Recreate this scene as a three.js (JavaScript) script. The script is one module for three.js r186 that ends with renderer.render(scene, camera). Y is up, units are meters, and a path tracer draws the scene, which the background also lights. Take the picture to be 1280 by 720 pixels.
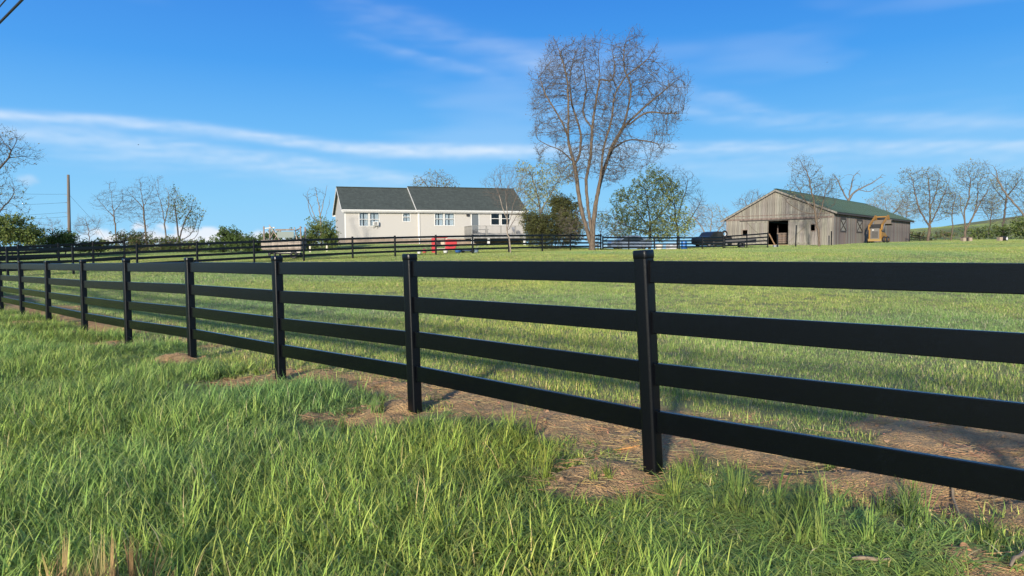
import * as THREE from 'three';
import { RoundedBoxGeometry } from 'three/addons/geometries/RoundedBoxGeometry.js';
import { toCreasedNormals } from 'three/addons/utils/BufferGeometryUtils.js';

// ------------------------------------------------------------------ camera, sky, sun, exposure
const scene = new THREE.Scene();
const F = 900;                                             // focal length in photo pixels (1280 x 720)
const camera = new THREE.PerspectiveCamera(2 * Math.atan(360 / F) * 180 / Math.PI, 16 / 9, 0.05, 3000);
camera.rotation.order = 'YXZ';
camera.position.set(0, 1.38, 0);
camera.rotation.set(-0.052, 0, -0.010);
camera.updateMatrixWorld(true);
const camInv = camera.matrixWorld.clone().invert();

const renderer = new THREE.WebGLRenderer({ antialias: true });
renderer.toneMapping = THREE.LinearToneMapping;
renderer.toneMappingExposure = 1.5;
renderer.shadowMap.enabled = true;

const V = (x, y, z) => new THREE.Vector3(x, y, z);
// a photo pixel and a distance along the view axis -> a point in the world
const P = (px, py, d) => V((px - 640) / F * d, -(py - 360) / F * d, -d).applyMatrix4(camera.matrixWorld);
const toPx = v => { const c = v.clone().applyMatrix4(camInv); return [640 - c.x / c.z * F, 360 + c.y / c.z * F, -c.z]; };

function RNG(a) { return () => { a |= 0; a = a + 0x6D2B79F5 | 0; let t = Math.imul(a ^ a >>> 15, 1 | a); t = t + Math.imul(t ^ t >>> 7, 61 | t) ^ t; return ((t ^ t >>> 14) >>> 0) / 4294967296; }; }
const h2 = (x, y) => { let n = Math.imul(x | 0, 374761393) + Math.imul(y | 0, 668265263); n = Math.imul(n ^ n >>> 13, 1274126177); return ((n ^ n >>> 16) >>> 0) / 4294967296; };
const sm = t => t * t * (3 - 2 * t);
function vnoise(x, y) { const i = Math.floor(x), j = Math.floor(y), u = sm(x - i), v = sm(y - j); return (h2(i, j) * (1 - u) + h2(i + 1, j) * u) * (1 - v) + (h2(i, j + 1) * (1 - u) + h2(i + 1, j + 1) * u) * v; }
function fbm(x, y, o = 4) { let s = 0, a = 0.5, t = 0; for (let k = 0; k < o; k++) { s += a * vnoise(x, y); t += a; a *= 0.5; x = x * 2.03 + 17.1; y = y * 2.03 + 9.7; } return s / t; }
const ss = (a, b, x) => { const t = Math.min(1, Math.max(0, (x - a) / (b - a))); return t * t * (3 - 2 * t); };
const clamp = (x, a, b) => Math.min(b, Math.max(a, x));

const SUN = (() => { const az = 17 * Math.PI / 180, el = 13.5 * Math.PI / 180; return V(-Math.sin(az) * Math.cos(el), Math.sin(el), Math.cos(az) * Math.cos(el)); })();
{
  // clear blue air, thin cirrus streaks drifting all round, a few low cumulus near the horizon
  const W = 2048, Hh = 1024, data = new Float32Array(W * Hh * 4);
  const stops = [[0, 0.225, 0.458, 0.642], [4, 0.171, 0.413, 0.638], [9, 0.098, 0.325, 0.621], [14, 0.040, 0.230, 0.580], [20, 0.021, 0.160, 0.515], [35, 0.022, 0.125, 0.383], [60, 0.017, 0.087, 0.283], [90, 0.013, 0.067, 0.233]];
  const air = el => { let k = 0; while (k < stops.length - 2 && el > stops[k + 1][0]) k++; const a = stops[k], b = stops[k + 1], t = clamp((el - a[0]) / (b[0] - a[0]), 0, 1); return [1, 2, 3].map(i => a[i] + (b[i] - a[i]) * t); };
  const ae = (px, py) => { const v = P(px, py, 10).sub(camera.position).normalize(); return [Math.atan2(v.x, -v.z) * 57.2958, Math.asin(v.y) * 57.2958]; };
  // [photo polyline, half width in degrees, strength]
  const streaks = [
    [[[-500, 118], [-60, 139], [150, 152], [300, 168], [420, 182], [520, 187], [700, 188]], .42, .42],
    [[[420, 186], [560, 190], [800, 186], [1000, 181], [1280, 180], [1800, 176]], .5, .28],
    [[[-500, 128], [-60, 158], [120, 172], [250, 188], [400, 206], [520, 220]], .6, .28],
    [[[60, 185], [220, 200], [380, 216], [520, 228]], .8, .10],
    [[[420, 5], [500, 25], [600, 52], [720, 90]], 1.0, .075],
    [[[440, 42], [510, 66], [560, 80], [640, 104]], .42, .10],
    [[[820, 108], [900, 122], [960, 138], [1040, 146], [1200, 150], [1500, 146]], .7, .14],
    [[[820, 128], [900, 146], [1000, 156]], .5, .10],
    [[[700, 200], [900, 206], [1100, 196], [1400, 205]], 1.0, .09],
    [[[620, 75], [680, 84], [760, 100]], .6, .07],
  ].map(([pl, w, s]) => [pl.map(p => ae(...p)), w, s]);
  const rs = RNG(77);
  for (let k = 0; k < 34; k++) {                           // the same kind of cirrus over the rest of the sky
    const a0 = 48 + rs() * 264, e0 = 7 + rs() * 45, len = 15 + rs() * 35, tilt = (rs() - .5) * 8;
    streaks.push([[[a0, e0], [a0 + len / 2, e0 + tilt / 2 + (rs() - .5) * 2], [a0 + len, e0 + tilt]], .5 + rs() * 1.1, .12 + rs() * .3]);
  }
  const cum = [[-27.0, 1.0, 2.6, 1.0, 1], [-23.6, 1.0, 2.4, .9, 1], [-19.6, .8, 2.6, .75, .9], [-15.4, .6, 2.6, .6, .8], [-33.4, 4.9, .9, .4, .35], [-30.9, .8, 2.0, .8, .6], [10, .3, 3, .4, .4]];
  for (let k = 0; k < 26; k++) cum.push([50 + rs() * 260, 1 + rs() * 1.5, 2 + rs() * 3, .7 + rs(), .7]);
  const seg = (p, a, b) => { const dx = b[0] - a[0], dy = b[1] - a[1], t = clamp(((p[0] - a[0]) * dx + (p[1] - a[1]) * dy) / (dx * dx + dy * dy), 0, 1); return [p[1] - a[1] - t * dy, p[0] - a[0] - t * dx, t]; };
  for (let j = 0; j < Hh; j++) {
    const el = ((j + .5) / Hh - .5) * 180;
    for (let i = 0; i < W; i++) {
      const q = ((i + .5) / W - .5) * 2 * Math.PI, x = Math.cos(q), z = Math.sin(q);
      let az = Math.atan2(x, -z) * 57.2958; if (az < -60) az += 360;
      const c = air(Math.max(el, 0));
      if (el > 0 && el < 70) {
        let cl = 0;
        const wob = (fbm(az * .09 + 3, el * .5, 3) - .5) * 1.4;
        for (const [pl, w, s] of streaks) {
          if (az < pl[0][0] - 4 || az > pl[pl.length - 1][0] + 4 || Math.abs(el - pl[0][1]) > 14) continue;
          let best = 9, ox = 0;
          for (let k = 0; k + 1 < pl.length; k++) { const d = seg([az, el + wob * w], pl[k], pl[k + 1]); const m = Math.hypot(d[0], d[1] * .35); if (m < Math.abs(best)) { best = m * (d[0] < 0 ? -1 : 1); ox = d[1]; } }
          const ends = ss(0, 6, az - pl[0][0] + 3) * ss(0, 6, pl[pl.length - 1][0] - az + 3);
          const f = best < 0 ? Math.exp(-(best * best) / (w * w * 1.3)) : Math.exp(-(best * best) / (w * w * .35));
          const tex = .12 + 2.1 * Math.pow(fbm(az * .42 + el * .5, el * 5.2 - az * .3, 5), 1.45);
          cl += s * f * ends * tex;
        }
        cl += .10 * ss(.52, .8, fbm(az * .06 + 5, el * .35 + 2, 4)) * ss(2, 8, el);
        cl = 1 - Math.exp(-cl * 1.25);
        for (let k = 0; k < 3; k++) c[k] += ([.60, .645, .69][k] - c[k]) * clamp(cl, 0, .9);
        for (const [ca, ce, rx, ry, s] of cum) {
          const u = (az - ca) / rx, v = (el - ce) / ry; if (u * u + v * v > 2.2) continue;
          const n = fbm(az * 1.1 + 40, el * 1.9 + 11, 5), m = ss(.42, .62, n + .30 * (1 - u * u - v * v) - (v < -.5 ? .1 : 0)) * s;
          const top = ss(-.6, .5, v + (n - .5) * 2);
          for (let k = 0; k < 3; k++) c[k] += ([.45, .49, .56][k] * (1 - top) + [.68, .65, .65][k] * top - c[k]) * m * .7;
        }
      }
      const dir = Math.cos(el / 57.2958), dot = x * dir * SUN.x + Math.sin(el / 57.2958) * SUN.y + z * dir * SUN.z;
      const an = Math.acos(clamp(dot, -1, 1)), g = .6 * Math.exp(-an / .25) + .24 * Math.exp(-an / .75), o = (j * W + i) * 4;
      data[o] = c[0] + g; data[o + 1] = c[1] + g * .9; data[o + 2] = c[2] + g * .7; data[o + 3] = 1;
    }
  }
  const sky = new THREE.DataTexture(data, W, Hh, THREE.RGBAFormat, THREE.FloatType);
  sky.mapping = THREE.EquirectangularReflectionMapping; sky.magFilter = sky.minFilter = THREE.LinearFilter; sky.wrapS = THREE.RepeatWrapping; sky.needsUpdate = true;
  scene.background = sky; scene.environment = sky;
}
const sun = new THREE.DirectionalLight(new THREE.Color().setRGB(1, .91, .76), 4.2);
sun.position.copy(SUN).multiplyScalar(220).add(V(10, 0, -50)); sun.target.position.set(10, 0, -50);
sun.castShadow = true; sun.shadow.radius = 6; sun.shadow.mapSize.set(4096, 4096);
Object.assign(sun.shadow.camera, { left: -120, right: 120, top: 80, bottom: -60, near: 1, far: 500 });
scene.add(sun, sun.target);

// ------------------------------------------------------------------ helpers
const C = (r, g, b) => new THREE.Color().setRGB(r, g, b);
const mat = (r, g, b, rough = .8, o = {}) => new THREE.MeshPhysicalMaterial({ color: C(r, g, b), roughness: rough, metalness: 0, side: THREE.DoubleSide, ...o });
function tex(w, h, fn, srgb = false) {
  const a = new Uint8Array(w * h * 4);
  for (let j = 0; j < h; j++) for (let i = 0; i < w; i++) { const c = fn(i, j), o = (j * w + i) * 4; if (typeof c === 'number') a[o] = a[o + 1] = a[o + 2] = clamp(c, 0, 1) * 255; else for (let k = 0; k < 3; k++) a[o + k] = clamp(c[k], 0, 1) * 255; a[o + 3] = 255; }
  const t = new THREE.DataTexture(a, w, h); t.wrapS = t.wrapT = THREE.RepeatWrapping; t.magFilter = THREE.LinearFilter; t.minFilter = THREE.LinearMipmapLinearFilter; t.generateMipmaps = true;
  if (srgb) t.colorSpace = THREE.SRGBColorSpace; t.needsUpdate = true; return t;
}
const rep = (t, x, y) => { const c = t.clone(); c.repeat.set(x, y); c.needsUpdate = true; return c; };
// tiling noise (period n cells)
function tnoise(x, y, n, m = n) { const i = Math.floor(x), j = Math.floor(y), u = sm(x - i), v = sm(y - j), H = (a, b) => h2(((a % n) + n) % n + 991, ((b % m) + m) % m + 77); return (H(i, j) * (1 - u) + H(i + 1, j) * u) * (1 - v) + (H(i, j + 1) * (1 - u) + H(i + 1, j + 1) * u) * v; }

const taken = {};
function numbered(n) { const k = taken[n] = (taken[n] ?? -1) + 1; return k ? `${n}_${String(k).padStart(3, '0')}` : n; }
function tag(o, label, category, group, kind) { o.userData = { label, category }; if (group) o.userData.group = group; o.userData.kind = kind || 'thing'; return o; }
function thing(name, label, category, pos = V(0, 0, 0), turn = 0, group) {
  const o = new THREE.Group(); o.name = numbered(name); o.position.copy(pos); o.rotation.y = turn; scene.add(o); return tag(o, label, category, group);
}
function setShadow(m) { m.castShadow = m.receiveShadow = true; return m; }
function mesh(name, geo, m, parent) { const o = setShadow(new THREE.Mesh(geo, m)); o.name = name; parent.add(o); return o; }

class MB {                                                  // collects faces; build() makes one named Mesh
  constructor() { this.p = []; this.n = []; this.u = []; this.i = []; this.c = null; }
  quad(a, b, c, d, ua, ub, uc, ud) {
    const n = b.clone().sub(a).cross(c.clone().sub(a)); if (n.lengthSq() < 1e-16) n.copy(c).sub(a).cross(d.clone().sub(a)); n.normalize();
    const k = this.p.length / 3, w = a.distanceTo(b), h = a.distanceTo(d);
    for (const v of [a, b, c, d]) { this.p.push(v.x, v.y, v.z); this.n.push(n.x, n.y, n.z); }
    this.u.push(...(ua ? [...ua, ...ub, ...uc, ...ud] : [0, 0, w, 0, w, h, 0, h])); this.i.push(k, k + 1, k + 2, k, k + 2, k + 3); return this;
  }
  hexa(q) {                                                 // 8 corners: bottom 0-3 counter-clockwise seen from above, top 4-7
    const f = (a, b, c, d) => this.quad(q[a], q[b], q[c], q[d]);
    f(0, 1, 5, 4); f(1, 2, 6, 5); f(2, 3, 7, 6); f(3, 0, 4, 7); f(4, 5, 6, 7); f(3, 2, 1, 0); return this;
  }
  box(x0, y0, z0, x1, y1, z1) { return this.hexa([V(x0, y0, z1), V(x1, y0, z1), V(x1, y0, z0), V(x0, y0, z0), V(x0, y1, z1), V(x1, y1, z1), V(x1, y1, z0), V(x0, y1, z0)]); }
  bar(a, b, w, h, up = V(0, 1, 0)) {                        // rectangular bar from a to b
    const d = b.clone().sub(a).normalize(); let s = d.clone().cross(up); if (s.lengthSq() < 1e-6) s = d.clone().cross(V(1, 0, 0)); s.normalize(); const t = s.clone().cross(d).normalize();
    const c = (o, i, j) => o.clone().addScaledVector(s, i * w / 2).addScaledVector(t, j * h / 2);
    return this.hexa([c(a, -1, -1), c(a, 1, -1), c(b, 1, -1), c(b, -1, -1), c(a, -1, 1), c(a, 1, 1), c(b, 1, 1), c(b, -1, 1)]);
  }
  slab(a, b, c, d, t) {                                     // four corners of the upper face, counter-clockwise, thickness t below it
    const n = b.clone().sub(a).cross(d.clone().sub(a)).normalize().multiplyScalar(-t);
    return this.hexa([...[a, b, c, d].map(v => v.clone().add(n)), a, b, c, d]);
  }
  tube(pts, rad, sides = 6, cap = true) {
    const k0 = this.p.length / 3; let s = null;
    pts.forEach((p, i) => {
      const d = pts[Math.min(i + 1, pts.length - 1)].clone().sub(pts[Math.max(i - 1, 0)]).normalize();
      if (!s) { s = Math.abs(d.y) < .9 ? d.clone().cross(V(0, 1, 0)) : d.clone().cross(V(1, 0, 0)); } else s.addScaledVector(d, -s.dot(d));
      s.normalize(); const t = d.clone().cross(s), r = Array.isArray(rad) ? rad[i] : rad;
      for (let a = 0; a < sides; a++) { const q = a / sides * 2 * Math.PI, n = s.clone().multiplyScalar(Math.cos(q)).addScaledVector(t, Math.sin(q)); this.p.push(p.x + n.x * r, p.y + n.y * r, p.z + n.z * r); this.n.push(n.x, n.y, n.z); this.u.push(a / sides * r * 6.28, i * .3); }
    });
    for (let i = 0; i + 1 < pts.length; i++) for (let a = 0; a < sides; a++) { const b = (a + 1) % sides, A = k0 + i * sides; this.i.push(A + a, A + b, A + sides + b, A + a, A + sides + b, A + sides + a); }
    if (cap) for (const [i, f] of [[0, 1], [pts.length - 1, 0]]) for (let a = 1; a + 1 < sides; a++) { const A = k0 + i * sides; f ? this.i.push(A, A + a + 1, A + a) : this.i.push(A, A + a, A + a + 1); }
    return this;
  }
  geo() {
    const g = new THREE.BufferGeometry(); g.setAttribute('position', new THREE.Float32BufferAttribute(this.p, 3)); g.setAttribute('normal', new THREE.Float32BufferAttribute(this.n, 3)); g.setAttribute('uv', new THREE.Float32BufferAttribute(this.u, 2));
    if (this.c) g.setAttribute('color', new THREE.Float32BufferAttribute(this.c, 3)); g.setIndex(this.i); return g;
  }
  build(name, m, parent) { return mesh(name, this.geo(), m, parent); }
}

// ------------------------------------------------------------------ the lie of the land
const GX = [-200, -120, -60, -30, -15, 0, 15, 30, 50, 80, 110, 160, 300], GD = [-60, -20, 0, 10, 20, 34, 45, 55, 65, 75, 85, 100, 130, 170, 250, 500];
const GH = [
  [0, 0, 0, 0, 0, 0, 0, 0, 0, 0, 0, 0, 0], [0, 0, 0, 0, 0, 0, 0, 0, 0, 0, 0, 0, 0], [0, 0, 0, 0, 0, 0, 0, 0, 0, 0, 0, 0, 0], [0, 0, 0, 0, 0, 0, 0, 0, 0, 0, 0, 0, 0],
  [.1, .1, .08, .08, .08, .08, .08, .09, .1, .1, .1, .1, .1],
  [.4, .4, .45, .45, .45, .45, .45, .5, .5, .5, .5, .5, .5],
  [.9, .9, .95, 1, 1, 1, .98, 1, 1, 1, 1, 1, 1],
  [1.2, 1.2, 1.2, 1.3, 1.3, 1.28, 1.26, 1.26, 1.26, 1.26, 1.3, 1.3, 1.3],
  [1.4, 1.4, 1.5, 1.6, 1.6, 1.42, 1.31, 1.36, 1.4, 1.42, 1.5, 1.5, 1.5],
  [1.6, 1.6, 1.8, 2.05, 2.1, 1.8, 1.32, 1.5, 1.62, 1.7, 1.8, 1.8, 1.8],
  [1.8, 1.8, 2.0, 2.3, 2.3, 2.05, 1.25, 1.68, 1.86, 1.95, 2, 2.2, 2.2],
  [1.8, 1.8, 2.0, 2.4, 2.4, 2.1, 1.05, 1.6, 2.0, 2.2, 2.3, 2.6, 2.6],
  [1.5, 1.5, 1.6, 2.0, 2.1, 1.6, .7, 1.2, 2.0, 2.6, 4.2, 8, 11],
  [1, 1, 1.1, 1.4, 1.5, 1, .4, .9, 1.9, 3.3, 6.3, 12, 18],
  [.5, .5, .5, .5, .5, .3, .1, .5, 1.2, 2.5, 4.5, 8, 12], [0, 0, 0, 0, 0, 0, 0, 0, 0, 0, 0, 0, 0]];
const cr = (a, b, c, d, t) => b + .5 * t * (c - a + t * (2 * a - 5 * b + 4 * c - d + t * (3 * (b - c) + d - a)));
function baseH(x, z) {
  const d = -z; x = clamp(x, -199, 299); const dd = clamp(d, -59, 499);
  let i = 0; while (i < GX.length - 2 && x > GX[i + 1]) i++; let j = 0; while (j < GD.length - 2 && dd > GD[j + 1]) j++;
  const u = sm((x - GX[i]) / (GX[i + 1] - GX[i])), v = (dd - GD[j]) / (GD[j + 1] - GD[j]);
  const row = k => { const r = GH[clamp(k, 0, GH.length - 1)]; return r[i] + (r[i + 1] - r[i]) * u; };
  return cr(row(j - 1), row(j), row(j + 1), row(j + 2), v);
}
// the roadside fence: posts read off the photograph at 8 ft spacing [base x, base y, top x, top y, depth]
const FDIR = V(-.708, 0, -.706), FN = V(.706, 0, -.708);    // along the fence, and across it into the paddock
const NP = [[817, 595.5, 804, 313], [519, 515, 512, 317.5], [351, 476.5, 346, 320.5], [240.5, 447.5, 236, 322], [161, 432, 157.5, 323.5], [106.3, 418.7, 103.3, 325], [61, 405.6, 59, 326], [28.4, 397, 25.3, 326.5], [2, 389.5, -1, 327]];
const F0 = V(.872, 0, -4.374);
const nearPosts = NP.map(([bx, by, tx, ty], i) => { const d = (4.374 + .706 * 2.4226 * i) * .9986; return { base: P(bx, by, d + .072), top: P(tx, ty, d + .001) }; });
const fs = (x, z) => [(x - F0.x) * FDIR.x + (z - F0.z) * FDIR.z, (x - F0.x) * FN.x + (z - F0.z) * FN.z];     // metres along and across the fence
// bare earth: a disturbed strip behind the fence, a heap at the foot of each post
function soil(x, z) {
  const d = -z; if (d > 40 || d < 0) return 0;
  const [t, s] = fs(x, z); if (s < -2 || s > 6) return 0;
  const n = fbm(x * .9 + 31, z * .9 + 8, 4) - .5, n2 = fbm(x * 3.1 + 5, z * 3.1, 3) - .5, n3 = fbm(x * .35, z * .35 + 60, 2) - .5;
  const far = t < -.4 ? 3.1 : t < 1.6 ? 1.9 : 1.2, w = (t < -.3 ? -.04 : .12);
  let m = ss(w - .12, w + .12, s + n * .55 + n2 * .18) * (1 - ss(far - .35, far + .45, s + n * 1.9 + n2 * .5));
  m *= 1 - .95 * ss(.02, .14, n3 * 1.2 + n * .9 + n2 * .4 - .045 + (s > .8 && s < 1.9 ? .07 : 0) - (t < -.5 ? .06 : 0));       // green islands left in the strip
  for (let k = -1; k < 9; k++) {
    const pt = k * 2.4226, q = Math.hypot((t - pt - .24) / (.62 + .16 * (h2(k, 3) - .5)), (s + .3 + .1 * h2(k, 7)) / .54) + n * .75 + n2 * .5; m = Math.max(m, 1 - ss(.72, .95, q));
  }
  return m;
}
function heap(x, z) { const [t, s] = fs(x, z); if (s < -1.5 || s > 1.5 || t < -4 || t > 22) return 0; let h = 0; for (let k = -1; k < 9; k++) { const q = Math.hypot((t - k * 2.4226 - .15) / .5, (s + .1) / .42); h = Math.max(h, .085 * (1 - ss(0, 1.15, q)) * (.7 + .6 * h2(k, 5))); } return h; }
const settle = [];                                           // the ground meets each post where the photograph shows it
function H(x, z) {
  let h = baseH(x, z); const d = Math.hypot(x, z);
  if (d < 45) {
    h += (fbm(x * .5 + 9, z * .5, 3) - .5) * .09 * ss(45, 25, d);
    for (const [a, b, k] of settle) { const q = (x - a) * (x - a) + (z - b) * (z - b); if (q < 4) h += k * Math.exp(-q / .7); }
    if (-z < 24) { const m = soil(x, z); if (m > 0) h += m * ((fbm(x * 2.2, z * 2.2 + 4, 4) - .5) * .19 + (fbm(x * 9, z * 9, 2) - .5) * .035); h += heap(x, z); }
  }
  return h;
}
{ const miss = nearPosts.map(p => [p.base.x, p.base.z, clamp(p.base.y + .015 - H(p.base.x, p.base.z), -.15, .1)]); settle.push(...miss); }
// ground point seen in pixel column px at distance d
function G(px, d, lift = 0) { let x = (px - 640) / F * d; for (let k = 0; k < 4; k++) { const q = toPx(V(x, H(x, -d), -d)); x += (px - q[0]) / F * d; } return V(x, H(x, -d) + lift, -d); }

// textures of matter
const grainT = tex(512, 512, (i, j) => { const x = i / 512, y = j / 512; return .55 + .5 * (tnoise(x * 16, y * 16, 16) - .5) + .5 * (tnoise(x * 64, y * 64, 64) - .5) + .5 * (tnoise(x * 200, y * 200, 200) - .5); });
const speckT = tex(512, 512, (i, j) => { const x = i / 512, y = j / 512; const a = .82 + .22 * (tnoise(x * 10, y * 10, 10) - .5) + .35 * (tnoise(x * 90, y * 90, 90) - .5) + .3 * (tnoise(x * 230, y * 230, 230) - .5); return a; });
const woodT = tex(256, 512, (i, j) => { const x = i / 256, y = j / 512; return .72 + .45 * (tnoise(x * 60, y * 4, 60, 4) - .5) + .3 * (tnoise(x * 120, y * 9, 120, 9) - .5) + .3 * (tnoise(x * 8, y * 3, 8, 3) - .5); });
const barkT = tex(128, 256, (i, j) => { const x = i / 128, y = j / 256; return .75 + .6 * (tnoise(x * 14, y * 6, 14, 6) - .5) + .4 * (tnoise(x * 40, y * 20, 40, 20) - .5); });

// ------------------------------------------------------------------ ground: one sheet to the horizon
{
  const axis = (fine0, fine1, step, lo, hi, grow) => { const a = []; for (let v = fine0; v <= fine1; v += step) a.push(v); let s = step, v = fine1; while (v < hi) { s *= grow; v = Math.min(hi, v + s); a.push(v); } s = step; v = fine0; while (v > lo) { s *= grow; v = Math.max(lo, v - s); a.unshift(v); } return a; };
  const xs = axis(-9, 6.5, .055, -1500, 1500, 1.07), ds = axis(2.2, 13, .055, -120, 1800, 1.05);
  const p = [], u = [], c = [], idx = [];
  for (const d of ds) for (const x of xs) {
    const m = soil(x, -d); p.push(x, H(x, -d), -d); u.push(x, d);
    const n = fbm(x * .6, d * .6 + 50, 3), r = fbm(x * 5, d * 5 + 12, 3);
    const so = [.55 + .18 * (n - .5) + .2 * (r - .5), .345 + .12 * (n - .5) + .13 * (r - .5), .16 + .055 * (n - .5) + .065 * (r - .5)];
    const lx = fbm(x * .11, d * .11, 3) - .5, gr = [.26 + .06 * lx + .07 * (n - .5), .265 + .05 * lx + .06 * (n - .5), .095 + .02 * lx];
    c.push(...[0, 1, 2].map(k => gr[k] + (so[k] - gr[k]) * m));
  }
  const nx = xs.length; for (let j = 0; j + 1 < ds.length; j++) for (let i = 0; i + 1 < nx; i++) { const a = j * nx + i; idx.push(a, a + 1, a + nx + 1, a, a + nx + 1, a + nx); }
  const g = new THREE.BufferGeometry(); g.setAttribute('position', new THREE.Float32BufferAttribute(p, 3)); g.setAttribute('uv', new THREE.Float32BufferAttribute(u, 2)); g.setAttribute('color', new THREE.Float32BufferAttribute(c, 3)); g.setIndex(idx); g.computeVertexNormals();
  const m = mat(1, 1, 1, .95, { vertexColors: true, map: rep(speckT, 1.1, 1.1), bumpMap: rep(grainT, 1.3, 1.3), bumpScale: .02 });
  const o = mesh('ground', g, m, scene); tag(o, 'rolling pasture ground with bare brown earth along the roadside fence', 'ground', null, 'structure');
  console.log('ground', p.length / 3);
}

// ------------------------------------------------------------------ black four-rail fences
const dustT = tex(1024, 128, (i, j) => { const x = i / 1024, y = j / 128, p = ss(.55, .9, tnoise(x * 9, y * 3, 9, 3) * .6 + tnoise(x * 60, y * 14, 60, 14) * .4); let v = .032 + .02 * p * tnoise(x * 300, y * 50, 300, 50); if (h2(i, j + 900) < .0011 + .003 * p) v = .18 + .3 * h2(j, i); return v; });   // faint dried dust and a few pale specks
const blackM = mat(.04, .056, .10, .22, { map: rep(dustT, 2, .5), bumpMap: rep(grainT, 2, 2), bumpScale: .00015, specularIntensity: .8 }), postM = mat(.0015, .0021, .0038, .33, { bumpMap: rep(grainT, 2, 2), bumpScale: .0004, specularIntensity: .7 });
function postShape() {                                       // square hollow post with softly rounded corners, one metre tall
  const s = new THREE.Shape(), h = .0485, r = .019; s.moveTo(-h + r, -h); s.lineTo(h - r, -h); s.absarc(h - r, -h + r, r, -Math.PI / 2, 0); s.lineTo(h, h - r); s.absarc(h - r, h - r, r, 0, Math.PI / 2); s.lineTo(-h + r, h); s.absarc(-h + r, h - r, r, Math.PI / 2, Math.PI); s.lineTo(-h, -h + r); s.absarc(-h + r, -h + r, r, Math.PI, Math.PI * 1.5);
  return toCreasedNormals(new THREE.ExtrudeGeometry(s, { depth: 1, bevelEnabled: false, curveSegments: 6 }).rotateX(-Math.PI / 2).translate(0, -.5, 0), .6);
}
const PW = .097, postG = new postShape(), railG = new RoundedBoxGeometry(1, .132, .038, 3, .005);
const capG = (() => {                                        // snug skirt with softly rounded corners and a chamfered top
  const s = new THREE.Shape(), h = .0515, r = .021; s.moveTo(-h + r, -h); s.lineTo(h - r, -h); s.absarc(h - r, -h + r, r, -Math.PI / 2, 0); s.lineTo(h, h - r); s.absarc(h - r, h - r, r, 0, Math.PI / 2); s.lineTo(-h + r, h); s.absarc(-h + r, h - r, r, Math.PI / 2, Math.PI); s.lineTo(-h, -h + r); s.absarc(-h + r, -h + r, r, Math.PI, Math.PI * 1.5);
  return toCreasedNormals(new THREE.ExtrudeGeometry(s, { depth: .03, bevelEnabled: true, bevelThickness: .013, bevelSize: .011, bevelOffset: -.011, bevelSegments: 3, curveSegments: 6 }).rotateX(-Math.PI / 2).translate(0, .013, 0), .5);
})();
const slotG = (() => { const q = new MB(); for (const [a, b, c, d] of [[-.023, -.07, -.0205, .07], [.0205, -.07, .023, .07]]) q.box(0, b, a, .004, d, c); q.box(0, -.0735, -.023, .004, -.07, .023); q.box(0, .07, -.023, .004, .0735, .023); return q.geo(); })();   // moulded lip round each routed rail hole
const RAILS = [.25, .463, .684, .905];                       // rail heights as shares of the post
function fence(name, label, posts, { rails = RAILS, group, lip = false, bays = null, ends = true, seed = 1 } = {}) {
  const r = RNG(seed), o = thing(name, label, 'fence', posts[0].base, 0, group), O = posts[0].base;
  const at = (p, k) => p.base.clone().lerp(p.top, k);
  posts.forEach((p, i) => {
    const a = posts[Math.max(0, i - 1)], b = posts[Math.min(posts.length - 1, i + 1)], ang = Math.atan2(-(b.base.z - a.base.z), b.base.x - a.base.x);
    const up = p.top.clone().sub(p.base), L = up.length(), q = new THREE.Quaternion().setFromUnitVectors(V(0, 1, 0), up.clone().normalize()).multiply(new THREE.Quaternion().setFromAxisAngle(V(0, 1, 0), ang));
    const m = mesh('post', postG, postM, o), sink = .3; m.quaternion.copy(q); m.scale.y = L + sink - .04; m.position.copy(p.base).sub(O).addScaledVector(up.clone().normalize(), (L - .04 - sink) / 2);
    const c = mesh('post_cap', capG, postM, o); c.quaternion.copy(q); c.position.copy(p.top).sub(O).addScaledVector(up.clone().normalize(), -.054);
    if (i + 1 < posts.length && (!bays || bays.includes(i))) for (const k of rails) {
      const A = at(p, k), B = at(posts[i + 1], k); A.y += (r() - .5) * .012; B.y += (r() - .5) * .012;
      const d = B.clone().sub(A), l = d.length(); d.normalize();
      const m2 = mesh('rail', railG, blackM, o); m2.scale.x = l - PW * .55; m2.position.copy(A).add(B).multiplyScalar(.5).sub(O);
      const z = d.clone().cross(V(0, 1, 0)).normalize(), y = z.clone().cross(d).normalize(); m2.quaternion.setFromRotationMatrix(new THREE.Matrix4().makeBasis(d, y, z));
      if (lip) { const e = mesh('rail_collar', slotG, blackM, o); e.quaternion.copy(q); e.position.copy(B).sub(O).addScaledVector(d, -PW / 2 - .003); const e2 = mesh('rail_collar', slotG, blackM, o); e2.quaternion.copy(q); e2.position.copy(A).sub(O).addScaledVector(d, PW / 2 - .0005); }
    }
  });
  return o;
}
const pp = (px, d, h = 1.36, lean = 0) => { const b = G(px, d); return { base: b, top: b.clone().add(V(lean, h, 0)) }; };
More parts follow.
